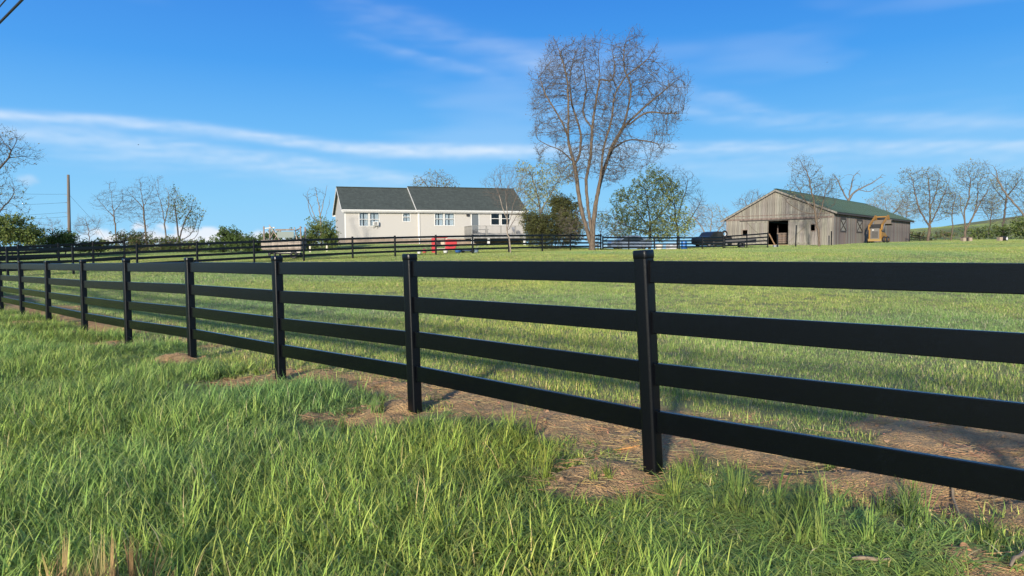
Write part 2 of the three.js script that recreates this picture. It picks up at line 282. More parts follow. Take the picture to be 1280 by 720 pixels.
{
  const p0 = nearPosts[0], p1 = nearPosts[1], mk = k => ({ base: V(F0.x - FDIR.x * 2.4226 * k, 0, F0.z - FDIR.z * 2.4226 * k), top: null });
  const right = [2, 1].map(k => { const q = mk(k); q.base.y = H(q.base.x, q.base.z) - .02; q.top = q.base.clone().add(V(-.02, 1.345, 0)); return q; });
  const left = [9, 10, 11].map(k => { const q = mk(-k); q.base.y = H(q.base.x, q.base.z); q.top = q.base.clone().add(V(-.02, 1.36, 0)); return q; });
  fence('board_fence', 'black four rail fence with capped posts standing between tall verge and bare earth', [...right, ...nearPosts, ...left], { lip: true, seed: 4 });
  // paddock fence in front of the house, bending past the big tree towards the barn
  const far = [[-40, 31], [10, 32.3], [92, 34], [172, 36.2], [247, 38.3], [318, 40.4], [380, 42.4], [441, 44.4], [494, 46.4], [545, 48.5], [591, 50.7], [636, 52.8], [678, 55], [713, 58], [751, 60.5]];
  fence('paddock_fence', 'long black four rail fence climbing the rise in front of the house', far.map(a => pp(...a)), { seed: 5 });
  fence('yard_fence', 'black rail fence in front of the parked silver car beside the large tree', [[753.5, 61.2], [786, 63.5], [818, 65], [849, 66.5], [878, 68], [904, 69.5]].map(a => pp(...a, 1.2)), { rails: [.2, .43, .66, .9], seed: 6 });
  fence('lane_fence', 'short run of black fence standing behind the long paddock fence by the green shrubs', [[-28, 35.5], [24, 36.5], [74, 38.2], [117, 40.2], [156, 42.2]].map(a => pp(...a)), { seed: 7 });
  fence('corral_fence', 'black rail fence with sloping rails in front of the barn', [[906, 71], [933.5, 71.5], [959.5, 72]].map(([a, b], i) => pp(a, b, 1.25 + i * .12)), { rails: [.22, .46, .7, .94], seed: 8 });
  fence('field_fence', 'sagging black rail fence running away from the rear corner of the barn', [[1137, 106], [1150, 110], [1165, 116]].map(([a, b], i) => pp(a, b, 1.25 - i * .42)), { rails: [.3, .58, .9], seed: 9 });
}

// ------------------------------------------------------------------ grass
const leafM = (o = {}) => mat(1, 1, 1, .9, { vertexColors: true, transmission: .2, thickness: 0, specularIntensity: .45, ...o });
const grassM = leafM();
function blade(q, r, x, z, len, w, lean, dir, col, curl = 1) {
  const N = 3, dx = Math.cos(dir), dz = Math.sin(dir), tw = dir + Math.PI / 2 + (r() - .5) * 1.6, wx = Math.cos(tw), wz = Math.sin(tw); let px = x, py = -.02, pz = z, a = lean * .25; const k = q.p.length / 3, st = len / N;
  for (let i = 0; i <= N; i++) {
    const ww = w * [.75, 1, .72, 0][i] / 2, ny = Math.sin(a), nh = -Math.cos(a) * -1;
    if (i < N) { q.p.push(px - wx * ww, py, pz - wz * ww, px + wx * ww, py, pz + wz * ww); q.n.push(-dx * nh, ny, -dz * nh, -dx * nh, ny, -dz * nh); q.u.push(0, 0, 0, 0); q.c.push(...col, ...col); } else { q.p.push(px, py, pz); q.n.push(-dx * nh, ny, -dz * nh); q.u.push(0, 0); q.c.push(...col); }
    px += dx * Math.sin(a) * st; pz += dz * Math.sin(a) * st; py += Math.cos(a) * st; a += lean * .55 * curl;
  }
  q.i.push(k, k + 1, k + 3, k, k + 3, k + 2, k + 2, k + 3, k + 5, k + 2, k + 5, k + 4, k + 4, k + 5, k + 6);
}
function tuft(seed, n, size, L, Wd, lean, pal, clumps = 6) {
  const r = RNG(seed), q = new MB(); q.c = []; const cl = Array.from({ length: clumps }, () => [(r() - .5) * size, (r() - .5) * size, r() * 6.28, .7 + r() * .6]);
  for (let i = 0; i < n; i++) {
    const c = cl[Math.floor(r() * clumps)], sp = size * .19, x = c[0] + (r() + r() - 1) * sp, z = c[1] + (r() + r() - 1) * sp, dir = r() < .6 ? c[2] + (r() - .5) * 1.6 : r() * 6.28;
    let t = r(), k = 0; while (k < pal.length - 1 && t > pal[k][0]) { t -= pal[k][0]; k++; } const b = .78 + r() * .44, col = pal[k].slice(1).map(v => v * b);
    blade(q, r, x, z, (L[0] + (L[1] - L[0]) * Math.pow(r(), 1.3)) * c[3], Wd[0] + (Wd[1] - Wd[0]) * r(), lean[0] + (lean[1] - lean[0]) * r() * r(), dir, col);
  }
  return q.geo();
}
function scatter(name, label, geos, list, m, category = 'grass') {   // list: [x, y, z, turn, scaleXZ, scaleY, color, tiltX, tiltZ]; one instanced object for each variant, under one parent
  const root = new THREE.Group(); root.name = name; scene.add(root); tag(root, label, category, null, 'stuff');
  const e = new THREE.Euler(), qn = new THREE.Quaternion(), M = new THREE.Matrix4();
  geos.forEach((g, v) => {
    const mine = list.filter((_, i) => i % geos.length === v); if (!mine.length) return;
    const im = new THREE.InstancedMesh(g, m, mine.length); im.name = 'tufts'; setShadow(im); im.userData.kind = 'stuff';
    mine.forEach((a, i) => { e.set(a[7] || 0, a[3], a[8] || 0); M.compose(V(a[0], a[1], a[2]), qn.setFromEuler(e), V(a[4], a[5], a[4])); im.setMatrixAt(i, M); im.setColorAt(i, a[6]); });
    root.add(im);
  });
  console.log(name, list.length);
}
const inView = (x, z, margin = .12) => { const d = -z; return Math.abs(x) < (.72 + margin) * d + .8; };
{
  const FR = [.205, .30, .066], YG = [.285, .34, .09], DK = [.115, .195, .05], ST = [.46, .38, .2], OL = [.22, .245, .075];
  const r = RNG(11), col = (x, z, warm = 0) => {
    const a = fbm(x * .45 + 3, z * .45 + 80, 3) - .5, b = fbm(x * 1.7, z * 1.7 + 30, 3) - .5, k = 1 + b * .55 + (r() - .5) * .25;
    return C(k * (.98 + a * .7 + warm), k * (1.03 + a * .25), k * (.95 - a * .5));
  };
  const near = t => { const q = (t - .15) / 2.4226, k = Math.abs(q - Math.round(q)) * 2.4226; return t < .75 ? .85 : 1 - ss(.4, .9, k); };   // 1 beside a post
  // long verge grass on the road side of the fence
  const tall = [0, 1, 2, 3, 4, 5].map(k => tuft(100 + k, 120, .42, [.06, .21], [.003, .0075], [.5, 2.7], [[.47, ...FR], [.36, ...YG], [.08, ...DK], [.03, ...ST], [1, ...OL]].map(([w, ...c]) => [w, ...c.map(v => v * 1.48)]), 8));
  let L = [];
  for (let d = 1.3; d < 30; d += .11) for (let x = -26; x < 6; x += .11) {
    const X = x + (r() - .5) * .11, Z = -d - (r() - .5) * .11; if (!inView(X, Z, .14)) continue;
    const [t, s] = fs(X, Z); if (s > .25) continue;
    if (d > 12 && r() < .35) continue;
    const m = soil(X, Z); if (m > .3 + r() * .45) continue; if (s > -.35 && r() < (.15 + .5 * ss(-.35, .15, s)) * (.4 + .6 * near(t))) continue;
    const hgt = .25 + .8 * fbm(X * .8 + 50, Z * .8, 3) + .95 * fbm(X * 2.6 + 11, Z * 2.6, 2) - .18 * m, patch = fbm(X * .55 + 9, Z * .55 + 9, 3);
    if (patch < .36 && r() < .5) continue;
    L.push([X, H(X, Z), Z, r() * 6.28, .8 + r() * .5, clamp(hgt, .4, 1.5) * .85 * (1 - .74 * ss(-1.5, -.75, s) * near(t)) * (.8 + r() * .4), col(X, Z, .05)]);
  }
  scatter('verge_grass', 'long fresh green grass growing on the verge in front of the fence', tall, L, grassM);
  // clumps that stand up out of the earth near the posts
  const clump = [0, 1, 2].map(k => tuft(140 + k, 70, .2, [.14, .34], [.004, .009], [.3, 2.0], [[.5, ...FR], [.4, ...YG], [1, ...DK]], 3));
  L = [];
  for (let k = 0; k < 240; k++) { const t = -4 + r() * 22, s = -.75 + r() * .85 - (r() < .2 ? .3 : 0), x = F0.x + FDIR.x * t + FN.x * s, z = F0.z + FDIR.z * t + FN.z * s; if (-z < 1.6) continue; const m = soil(x, z); if (m > .6 && r() < .75) continue; L.push([x, H(x, z), z, r() * 6.28, .6 + r() * .5, .32 + r() * r() * .6, col(x, z, .06)]); }
  for (const [px, py] of [[930, 640], [955, 655], [1120, 655], [1135, 668], [1150, 650], [985, 660], [870, 600], [1010, 690], [1100, 690], [1030, 585], [905, 650], [1240, 690], [690, 600], [660, 560]]) { const q = P(px, py, 1).sub(camera.position), k = -1.4 / q.y, x = q.x * k, z = q.z * k; L.push([x, H(x, z), z, r() * 6.28, .75, .6 + r() * .3, col(x, z, .05)]); }
  scatter('earth_edge_grass', 'upright grass clumps along the edge of the bare earth', clump, L, grassM);
  // short paddock grass, denser tufts near, broader ones far away
  const short = [0, 1, 2, 3, 4, 5].map(k => tuft(200 + k, 190, .5, [.028, .08], [.003, .0055], [.3, 1.7], [[.4, ...FR], [.28, ...YG], [.12, ...DK], [.12, ...ST], [1, ...OL]], 14));
  L = [];
  const fcol = (x, z) => { const a = fbm(x * .16 + 3, z * .16 + 80, 4) - .5, b = fbm(x * .9, z * .9 + 30, 3) - .5, k = 1.42 + b * .35 + (r() - .5) * .2; return C(k * (1.02 + a * .8), k * (1.04 + a * .3), k * (1.1 - a * .4)); };
  for (let d = 3; d < 27; d += .24) for (let x = -24; x < 24; x += .24) {
    const X = x + (r() - .5) * .24, Z = -d - (r() - .5) * .24; if (!inView(X, Z)) continue; const [t, s] = fs(X, Z); if (s < .1) continue;
    if (d > 14 && r() < .3) continue;
    const m = soil(X, Z); if (m > .2 + r() * .5) continue;
    L.push([X, H(X, Z), Z, r() * 6.28, .85 + r() * .4, .55 + 1.1 * fbm(X * .7, Z * .7, 3) * (.8 + r() * .4) + (s < 3 ? .25 * r() : 0), fcol(X, Z)]);
  }
  scatter('paddock_grass', 'short grazed green grass of the paddock behind the fence', short, L, grassM);
  const broad = [0, 1, 2, 3, 4, 5].map(k => tuft(260 + k, 230, 1.1, [.035, .09], [.006, .012], [.3, 1.6], [[.38, ...FR], [.3, ...YG], [.1, ...DK], [.14, ...ST], [1, ...OL]], 26));
  L = [];
  for (let d = 25.5; d < 190; d += (d < 60 ? .55 : .8)) { const st = d < 60 ? .55 : .8; for (let x = -80; x < 145; x += st) {
    const X = x + (r() - .5) * st, Z = -d - (r() - .5) * st; if (!inView(X, Z, .06)) continue; const [t, s] = fs(X, Z); if (s < 0) continue; if (d > 92 && X < 10) continue; if (d > 112 && (X < 55 || r() < .5)) continue;
    L.push([X, H(X, Z), Z, r() * 6.28, .9 + r() * .5, .5 + .9 * fbm(X * .4, Z * .4, 3) * (.8 + r() * .4), fcol(X, Z)]);
  } }
  scatter('hill_grass', 'sunlit pasture grass rising towards the house and barn', broad, L, grassM);
  // brown seed heads
  const seedG = [0, 1, 2].map(k => { const q = new MB(), rr = RNG(300 + k); q.c = []; for (let i = 0; i < 6; i++) { const x = (rr() - .5) * .3, z = (rr() - .5) * .3, l = .2 + rr() * .16, dir = rr() * 6.28, cc = [.34 + rr() * .08, .26 + rr() * .05, .14]; blade(q, rr, x, z, l, .003, .12 + rr() * .4, dir, cc); for (let j = 0; j < 5; j++) blade(q, rr, x + Math.cos(dir) * l * .14 + (rr() - .5) * .012, z + Math.sin(dir) * l * .14 + (rr() - .5) * .012, l * (.9 + rr() * .22), .004 + rr() * .003, .16 + rr() * .3, dir, cc); } return q.geo(); });
  L = [];
  for (let k = 0; k < 2600; k++) { const d = 1.6 + r() * 9, x = -r() * .76 * d + .2, z = -d; const [t, s] = fs(x, z); if (s > -.7) continue; if (d > 5.2 || -x / d < .22) continue; const n = fbm(x * .7 + 70, z * .7 + 3, 3); if (n < .74 - .34 * ss(.3, .75, -x / d) * ss(6, 2.5, d)) continue; L.push([x, H(x, z), z, r() * 6.28, .8 + r() * .4, .65 + r() * .55, C(.9 + r() * .3, .9 + r() * .2, .9)]); }
  scatter('seed_head_grass', 'brown flowering grass stalks rising among the verge grass', seedG, L, grassM);
  // straw, root bits and clods on the bare earth
  const strawG = [0, 1, 2, 3].map(k => { const q = new MB(), rr = RNG(330 + k); q.c = []; for (let i = 0; i < 9; i++) { const x = (rr() - .5) * .3, z = (rr() - .5) * .3, a = rr() * 6.28, l = .03 + rr() * .1, w = .0014 + rr() * .0016, y = .004 + rr() * .012, b = .7 + rr() * .5, n0 = q.p.length / 3; q.bar(V(x, y, z), V(x + Math.cos(a) * l, y + (rr() - .3) * .02, z + Math.sin(a) * l), w, w); for (let j = n0; j < q.p.length / 3; j++) q.c.push(.40 * b, .28 * b, .145 * b); } return q.geo(); });
  L = []; const clods = [];
  for (let k = 0; k < 60000; k++) { const t = -5 + r() * 24, s = -.9 + r() * 5, x = F0.x + FDIR.x * t + FN.x * s, z = F0.z + FDIR.z * t + FN.z * s; if (-z < 2 || !inView(x, z)) continue; const m = soil(x, z); if (m < .4) continue; if (fbm(x * 1.3, z * 1.3 + 7, 3) > .47 || r() < .3) { if (r() < .1) L.push([x, H(x, z), z, r() * 6.28, .7 + r() * .7, 1, C(.75 + r() * .4, .75 + r() * .35, .75 + r() * .3)]); } if (r() < .3) clods.push([x, H(x, z) - .002, z, r() * 6.28, .3 + Math.pow(r(), 6) * 1.5, .25 + Math.pow(r(), 6) * 1.1, C(.28 + r() * .14, .17 + r() * .08, .09 + r() * .04), r(), r()]); }
  scatter('straw_litter', 'dry straw and root bits strewn over the bare earth', strawG, L, mat(1, 1, 1, .85, { vertexColors: true }), 'litter');
  const clodG = [0, 1, 2].map(k => { const g = new THREE.IcosahedronGeometry(.012, 1), p = g.attributes.position; for (let i = 0; i < p.count; i++) { const f = .7 + .6 * h2(Math.round(p.getX(i) * 4e3) + k * 31, Math.round(p.getY(i) * 4e3 + p.getZ(i) * 9e3)); p.setXYZ(i, p.getX(i) * f, p.getY(i) * f, p.getZ(i) * f); } g.computeVertexNormals(); return g; });
  scatter('earth_clods', 'crumbled brown earth clods along the fence line', clodG, clods, mat(1, 1, 1, .95), 'earth');
}

// ------------------------------------------------------------------ trees and shrubs
const barks = { brown: mat(.17, .128, .092, .9, { map: barkT, bumpMap: barkT, bumpScale: .02 }), grey: mat(.19, .16, .132, .9, { map: barkT }), pale: mat(.33, .275, .22, .9, { map: barkT }), dark: mat(.10, .08, .065, .9, { map: barkT }) };
const twigs = { brown: mat(.105, .088, .074, .9), grey: mat(.145, .118, .10, .9), pale: mat(.25, .21, .175, .9), dark: mat(.075, .056, .045, .9) };
const foliM = leafM();
// grows limbs towards points spread through the crown, then gives every limb a thickness by what it carries
function grow(seed, limbs, attr, o) {
  const r = RNG(seed), { step = .35, reach = 2.4, kill = .55, R = .25, r0 = .009, lift = .05, wander = .3, maxIter = 140 } = o;
  const X = [], par = [], kids = [], fixed = [];
  const add = (v, p, f = 0) => { X.push(v); par.push(p); kids.push(0); fixed.push(f); if (p >= 0) kids[p]++; return X.length - 1; };
  limbs.forEach((pl, li) => {
    let last = -1;
    if (li) { let b = 1e9; X.forEach((v, i) => { const d = v.distanceToSquared(pl[0]); if (d < b) { b = d; last = i; } }); } else last = add(pl[0], -1, 1);
    const curve = new THREE.CatmullRomCurve3(pl, false, 'centripetal'), n = Math.max(2, Math.round(curve.getLength() / step));
    for (let k = 1; k <= n; k++) { const v = curve.getPointAt(k / n); v.x += (r() - .5) * step * wander; v.z += (r() - .5) * step * wander; last = add(v, last, 1); }
  });
  const A = attr.map(v => ({ v, n: 0, d: 1e9 })); let alive = A, from = 0;
  for (let it = 0; it < maxIter && alive.length; it++) {
    for (const a of alive) for (let i = from; i < X.length; i++) { if (i < 2) continue; const w = X[i], dx = w.x - a.v.x, dy = w.y - a.v.y, dz = w.z - a.v.z, d = dx * dx + dy * dy + dz * dz; if (d < a.d) { a.d = d; a.n = i; } }
    from = X.length; alive = alive.filter(a => a.d > kill * kill);
    const pull = new Map();
    for (const a of alive) if (a.d < reach * reach || it < 4) { const q = a.v.clone().sub(X[a.n]).normalize(); pull.has(a.n) ? pull.get(a.n).add(q) : pull.set(a.n, q); }
    if (!pull.size) break;
    for (const [i, q] of pull) { if (kids[i] > 3) continue; q.normalize(); const back = par[i] >= 0 ? X[i].clone().sub(X[par[i]]).normalize() : V(0, 1, 0); q.addScaledVector(back, .45).add(V((r() - .5) * wander * 2.6, lift + (r() - .5) * wander, (r() - .5) * wander * 2.6)).normalize(); add(X[i].clone().addScaledVector(q, step * (.75 + r() * .5)), i); }
    if (X.length > (o.maxNodes || 9000)) break;
  }
  const N = X.length, tips = new Float32Array(N), ch = Array.from({ length: N }, () => []);
  for (let i = N - 1; i >= 0; i--) { if (!tips[i]) tips[i] = 1; if (par[i] >= 0) { tips[par[i]] += tips[i]; ch[par[i]].push(i); } }
  const ex = Math.log(tips[0]) / Math.log(R / r0), rad = i => r0 * Math.pow(tips[i], 1 / ex) * (fixed[i] && tips[i] < 3 ? 1.4 : 1);
  const thick = new MB(), thin = new MB(), ends = [], lim = o.split ?? .035;
  const starts = [[0, -1]];
  while (starts.length) {
    const [s, p] = starts.pop(); let i = s; const ids = p >= 0 ? [p, s] : [s];
    while (ch[i].length) { ch[i].sort((a, b) => tips[b] - tips[a]); for (let k = 1; k < ch[i].length; k++) starts.push([ch[i][k], i]); i = ch[i][0]; ids.push(i); }
    ends.push([X[i], ids.length > 1 ? X[i].clone().sub(X[ids[ids.length - 2]]).normalize() : V(0, 1, 0)]);
    const r1 = rad(s); let a = 0;
    // thick stretch first, the rest goes to the crown
    let cut = ids.findIndex((q, k) => k > 0 && rad(q) < lim); if (cut < 0) cut = ids.length - 1; if (r1 < lim) cut = 0;
    const R_ = ids.map((q, k) => p >= 0 && k === 0 ? Math.min(rad(q), r1 * 1.05) : rad(q)); if (p < 0) { R_[0] *= 1.35; }
    R_[R_.length - 1] *= .5;
    if (cut > 0) thick.tube(ids.slice(0, cut + 1).map(q => X[q]), R_.slice(0, cut + 1), r1 > .12 ? 9 : r1 > .05 ? 6 : 5, false);
    if (cut < ids.length - 1) thin.tube(ids.slice(cut).map(q => X[q]), R_.slice(cut), 3, false);
    for (const q of ids) if (rad(q) < (o.twigAt ?? .02)) a = a;
  }
  const tw = o.twigs ?? 2.6, tl = o.twigLen || .4, T = [];
  for (let i = 1; i < N; i++) if (rad(i) < (o.twigAt ?? .025)) {
    const d = X[i].clone().sub(X[par[i]]).normalize();
    for (let k = tw; k > r(); k--) { const w = V(r() - .5, r() - .5 + .25, r() - .5).normalize().multiplyScalar(.9).addScaledVector(d, .7).normalize(), l = tl * (.4 + r() * .9), m = X[i].clone().addScaledVector(w, l * .5).add(V((r() - .5), (r() - .3), (r() - .5)).multiplyScalar(l * .18)), e = X[i].clone().addScaledVector(w, l); thin.tube([X[i], m, e], [r0 * .7, r0 * .6, r0 * .4], 3, false); T.push([e, w], [m, w]); }
  }
  return { thick, thin, ends, tips: T, N };
}
function leafQuads(q, r, p, n, spread, size, pal, flat = 0) {
  for (let k = 0; k < n; k++) {
    const c = p.clone().add(V(r() + r() - 1, r() + r() - 1, r() + r() - 1).multiplyScalar(spread)), a = V(r() - .5, (r() - .5) * (1 - flat), r() - .5).normalize(), b = V(r() - .5, r() - .5 - flat, r() - .5).cross(a).normalize(), s = size * (.55 + r() * .9), w = s * (.34 + r() * .2);
    q.quad(c.clone().addScaledVector(a, -s / 2), c.clone().addScaledVector(b, w), c.clone().addScaledVector(a, s / 2), c.clone().addScaledVector(b, -w));
    const col = pal[Math.floor(r() * pal.length)], f = .75 + r() * .5; for (let j = 0; j < 4; j++) q.c.push(col[0] * f, col[1] * f, col[2] * f);
  }
}
// everything about a tree is given as seen in the photograph at its distance d; lobes [px, py, rx, ry] fill out its crown
function tree(name, label, group, o) {
  const r = RNG(o.seed), base = o.at || G(o.px, o.d, -.1), S = o.d / F, g = thing(name, label, 'tree', base, 0, group);
  const loc = (px, py, dz = 0) => { const v = P(px, py, o.d).sub(base); v.z = dz; return v; };
  const limbs = o.limbs.map((pl, i) => pl.map(([x, y, dz], k) => i === 0 && k === 0 ? V(0, 0, 0) : loc(x, y, (dz ?? (r() - .5) * 14 * (k / pl.length)) * S)));
  const lobes = []; for (const l of o.lobes) { lobes.push([l[0], l[1], l[2] * .82, l[3] * .82, l[4]]); for (let k = 0; k < 4; k++) { const a = r() * 6.28, f = .62 + r() * .4, g = .3 + r() * .32; lobes.push([l[0] + Math.cos(a) * l[2] * f, l[1] + Math.sin(a) * l[3] * f, l[2] * g, l[3] * g, (r() - .5) * l[2]]); } }
  const area = lobes.map(l => l[2] * l[3]), tot = area.reduce((a, b) => a + b), A = [];
  lobes.forEach(([x, y, rx, ry, z0 = 0], i) => { const c = loc(x, y, z0 * S), n = Math.round(o.n * (o.more || 3.4) * area[i] / tot); for (let k = 0; k < n; k++) { let v; do v = V(r() * 2 - 1, r() * 2 - 1, r() * 2 - 1); while (v.lengthSq() > 1 || v.lengthSq() < r() * .5); A.push(V(c.x + v.x * rx * S, c.y + v.y * ry * S, c.z + v.z * Math.min(rx, ry * 1.4) * S)); } });
  if (o.poly) { const [poly, n, deep] = o.poly, xs = poly.map(p => p[0]), ys = poly.map(p => p[1]), x0 = Math.min(...xs), x1 = Math.max(...xs), y0 = Math.min(...ys), y1 = Math.max(...ys), ins = (x, y) => { let c = false; for (let i = 0, j = poly.length - 1; i < poly.length; j = i++) if ((poly[i][1] > y) !== (poly[j][1] > y) && x < (poly[j][0] - poly[i][0]) * (y - poly[i][1]) / (poly[j][1] - poly[i][1]) + poly[i][0]) c = !c; return c; }; let k = 0; while (k < n) { const x = x0 + r() * (x1 - x0), y = y0 + r() * (y1 - y0); if (!ins(x, y) || fbm(x * .045 + 7, y * .045, 3) < .36 + r() * .1) continue; const u = (x - (x0 + x1) / 2) / ((x1 - x0) / 2), v = (y - (y0 + y1) / 2) / ((y1 - y0) / 2), e = Math.sqrt(Math.max(.08, 1 - Math.min(1, u * u * .7 + v * v * .5))); A.push(loc(x, y, (r() * 2 - 1) * deep * e * S)); k++; } }
  const t = grow(o.seed + 1, limbs, A, { ...o, r0: (o.r0 || 0) || Math.max(.008, o.d * .00011), R: o.R * .6, kill: (o.kill || .55) * .62 });
  const bark = o.bark || 'brown';
  t.thick.build('trunk', barks[bark], g);
  const crown = t.thin.build('crown', twigs[o.twig || bark], g);
  if (o.leaf) { const q = new MB(); q.c = []; const [n, spread, size, pal] = o.leaf; const src = t.tips.length ? t.tips : t.ends; let acc = 0; for (const [p] of src) { acc += n * .32; while (acc >= 1) { leafQuads(q, r, p, 1, spread, size, pal); acc--; } } if (q.p.length) q.build('leaves', foliM, crown); }
  nTri += (t.thick.i.length + t.thin.i.length) / 3; return g;
}
let nTri = 0;
// a shrub or conifer: short stems and leaf clumps round uneven lobes
function shrub(name, label, group, o) {
  const r = RNG(o.seed), base = G(o.px, o.d, -.05), S = o.d / F, g = thing(name, label, o.cat || 'shrub', base, 0, group), st = new MB(), q = new MB(); q.c = [];
  const loc = (px, py, dz = 0) => { const v = P(px, py, o.d).sub(base); v.z = dz; return v; };
  for (const [x, y, rx, ry, n] of o.lobes) {
    const c = loc(x, y, (r() - .5) * 8 * S), k0 = V(c.x * .35, 0, c.z * .3); st.tube([k0, k0.clone().lerp(c, .5).add(V((r() - .5) * .3, .1, 0)), c.clone().add(V(0, ry * S * .6, 0))], [.05, .035, .008], 5, false);
    for (let k = 0; k < n; k++) {
      const v = V(r() * 2 - 1, r() * 2 - 1, r() * 2 - 1).normalize().multiplyScalar(.25 + .75 * Math.pow(r(), .45)), h = .6 + .7 * h2(Math.round(v.x * 3) + k % 7, Math.round(v.y * 3) + o.seed), p = V(c.x + v.x * rx * S * h, Math.max(.1, c.y + v.y * ry * S * h), c.z + v.z * Math.min(rx, ry * 1.5) * S * h);
      if (r() < .25) st.tube([c.clone().lerp(p, .2), p], [.012, .005], 3, false);
      leafQuads(q, r, p, o.per || 13, o.spread || .2, o.size || .10, o.pal, o.flat || 0);
    }
  }
  st.build('stems', barks.dark, g); q.build('foliage', foliM, g); nTri += q.i.length / 3; return g;
}
const GRN = [[.09, .14, .032], [.12, .165, .038], [.07, .11, .026]], YGR = [[.13, .17, .04], [.17, .19, .05], [.10, .14, .035]], CED = [[.075, .085, .025], [.10, .10, .03], [.06, .07, .022]], BRN = [[.17, .12, .075], [.14, .11, .06], [.12, .12, .045]], BUD = [[.14, .11, .085], [.12, .095, .075], [.17, .14, .095]], LGR = [[.20, .23, .10], [.24, .24, .12], [.16, .19, .08]], HED = [[.075, .12, .03], [.10, .15, .036], [.06, .095, .024]];
{
  // the great bare tree on the rise; limbs traced from the photograph (zoom 2.4 from 640, 20)
  const Z = (a) => a.map(([x, y, z]) => [640 + x / 2.4, 20 + y / 2.4, z]);
  tree('bare_tree', 'towering bare tree with several trunks on the rise between house and barn', null, {
    seed: 21, px: 740, d: 58, R: .42, r0: .0095, n: 200, step: .30, kill: .42, reach: 2.6, split: .045, wander: .16, lift: .1, twigs: 2.2, twigLen: .5, maxNodes: 26000, bark: 'brown', twigAt: .02,
    limbs: [
      Z([[238, 696, 0], [243, 640, 0], [250, 570, -2], [270, 480, -5], [300, 400, -8], [335, 335, -8], [380, 290, -10], [430, 245, -12], [500, 190, -12]]),
      Z([[238, 690, 0], [222, 640, 4], [205, 580, 8], [196, 530, 8], [184, 450, 8], [166, 380, 10], [166, 300, 10], [160, 200, 12], [140, 130, 12], [122, 85, 10]]),
      Z([[238, 660, 2], [226, 560, 0], [222, 490, -2], [234, 430, -4], [240, 340, -6], [252, 250, -8], [262, 190, -10], [258, 110, -10], [270, 60, -10]]),
      Z([[280, 460, -6], [292, 400, 4], [325, 340, 12], [342, 270, 16], [345, 230, 18], [325, 170, 16], [330, 100, 16], [350, 55, 12]]),
      Z([[250, 580, 0], [262, 480, 8], [268, 410, 12], [290, 320, 18], [300, 250, 18], [330, 200, 16], [390, 150, 14], [425, 100, 14]]),
      Z([[184, 450, 8], [200, 420, 0], [205, 350, -8], [180, 260, -14], [175, 180, -16], [190, 110, -16]]),
      Z([[170, 390, 10], [150, 340, 18], [120, 290, 22], [95, 250, 24], [80, 200, 22]]),
      Z([[345, 330, -9], [400, 295, 0], [450, 300, 8], [510, 300, 10]]),
      Z([[300, 400, -8], [350, 370, -16], [400, 370, -20], [450, 380, -20]]),
      Z([[180, 440, 8], [140, 410, 16], [100, 395, 18], [75, 380, 18]]),
      Z([[250, 590, -2], [275, 586, -6], [300, 590, -9], [312, 605, -10], [320, 622, -10]]),
      Z([[262, 190, -10], [300, 190, -16], [310, 150, -20], [300, 90, -20]]),
      Z([[240, 340, -6], [215, 290, -14], [225, 210, -20], [215, 130, -22], [220, 80, -22]]),
    ],
    lobes: [[720, 95, 40, 50]], poly: [Z([[62, 275], [72, 200], [92, 135], [118, 66], [160, 78], [205, 66], [240, 50], [300, 40], [385, 40], [435, 82], [452, 140], [520, 158], [548, 190], [542, 245], [520, 325], [486, 350], [490, 415], [440, 450], [400, 480], [350, 500], [300, 520], [250, 470], [200, 520], [150, 490], [86, 440], [60, 370], [72, 310]]).map(p => [734 + (p[0] - 740) * .95, 126 + (p[1] - 120) * .91]), 5600, 66],
    leaf: [.9, .05, .07, BUD],
  });
  // left edge
  tree('budding_tree', 'budding tree with fine round crown towering over the shrubs beside the utility pole', null, { seed: 31, px: -12, d: 50, R: .26, n: 620, step: .3, kill: .5, reach: 2.2, limbs: [[[-12, 330], [-10, 290], [-14, 250], [-20, 215], [-12, 190]], [[-10, 285], [4, 262], [18, 245], [24, 232]], [[-14, 250], [2, 215], [14, 200], [24, 185]]], lobes: [[4, 200, 32, 30], [-30, 205, 40, 40], [20, 258, 18, 22], [-10, 250, 26, 24]], leaf: [.5, .06, .10, LGR.concat(BUD)], bark: 'dark' });
  const sap = (seed, px, d, top, wd, label, bark = 'grey', n = 120, leaf) => { const b = toPx(G(px, d))[1]; return tree('sapling', label, 'thin trees along the far hedgerow', { seed, px, d, R: .07, r0: .008, n, step: .3, kill: .45, limbs: [[[px, b, 0], [px + wd * .05, b * .6 + top * .4], [px - wd * .05, b * .25 + top * .75], [px, top + 8]]], lobes: [[px, top + (b - top) * .33, wd, (b - top) * .36]], bark, leaf }); };
  sap(41, 68, 64, 271, 15, 'pale twiggy sapling between shrub and utility pole'); sap(42, 112, 66, 272, 17, 'pale twiggy sapling past the utility pole above low shrubs');
  tree('hedgerow_tree', 'slender bare tree with a thin straight trunk over the hedgerow', 'bare trees along the hedgerow', { seed: 43, px: 146, d: 72, R: .11, n: 260, step: .32, limbs: [[[146, 318, 0], [146, 290, 0], [144, 265, 0], [142, 240, 0]], [[145, 272], [130, 256], [122, 246]], [[145, 265], [154, 250], [158, 240]]], lobes: [[142, 252, 20, 20]], bark: 'brown' });
  tree('hedgerow_tree', 'tallest bare hedgerow tree with an upright trunk and narrow crown', 'bare trees along the hedgerow', { seed: 44, px: 184, d: 74, R: .15, n: 420, step: .32, limbs: [[[184, 318, 0], [183, 285, 0], [181, 255, 0], [178, 226, 0]], [[182, 262], [168, 246], [160, 238]], [[182, 258], [192, 240], [196, 232]]], lobes: [[179, 250, 19, 30], [165, 258, 12, 16], [193, 262, 12, 26]], bark: 'brown' });
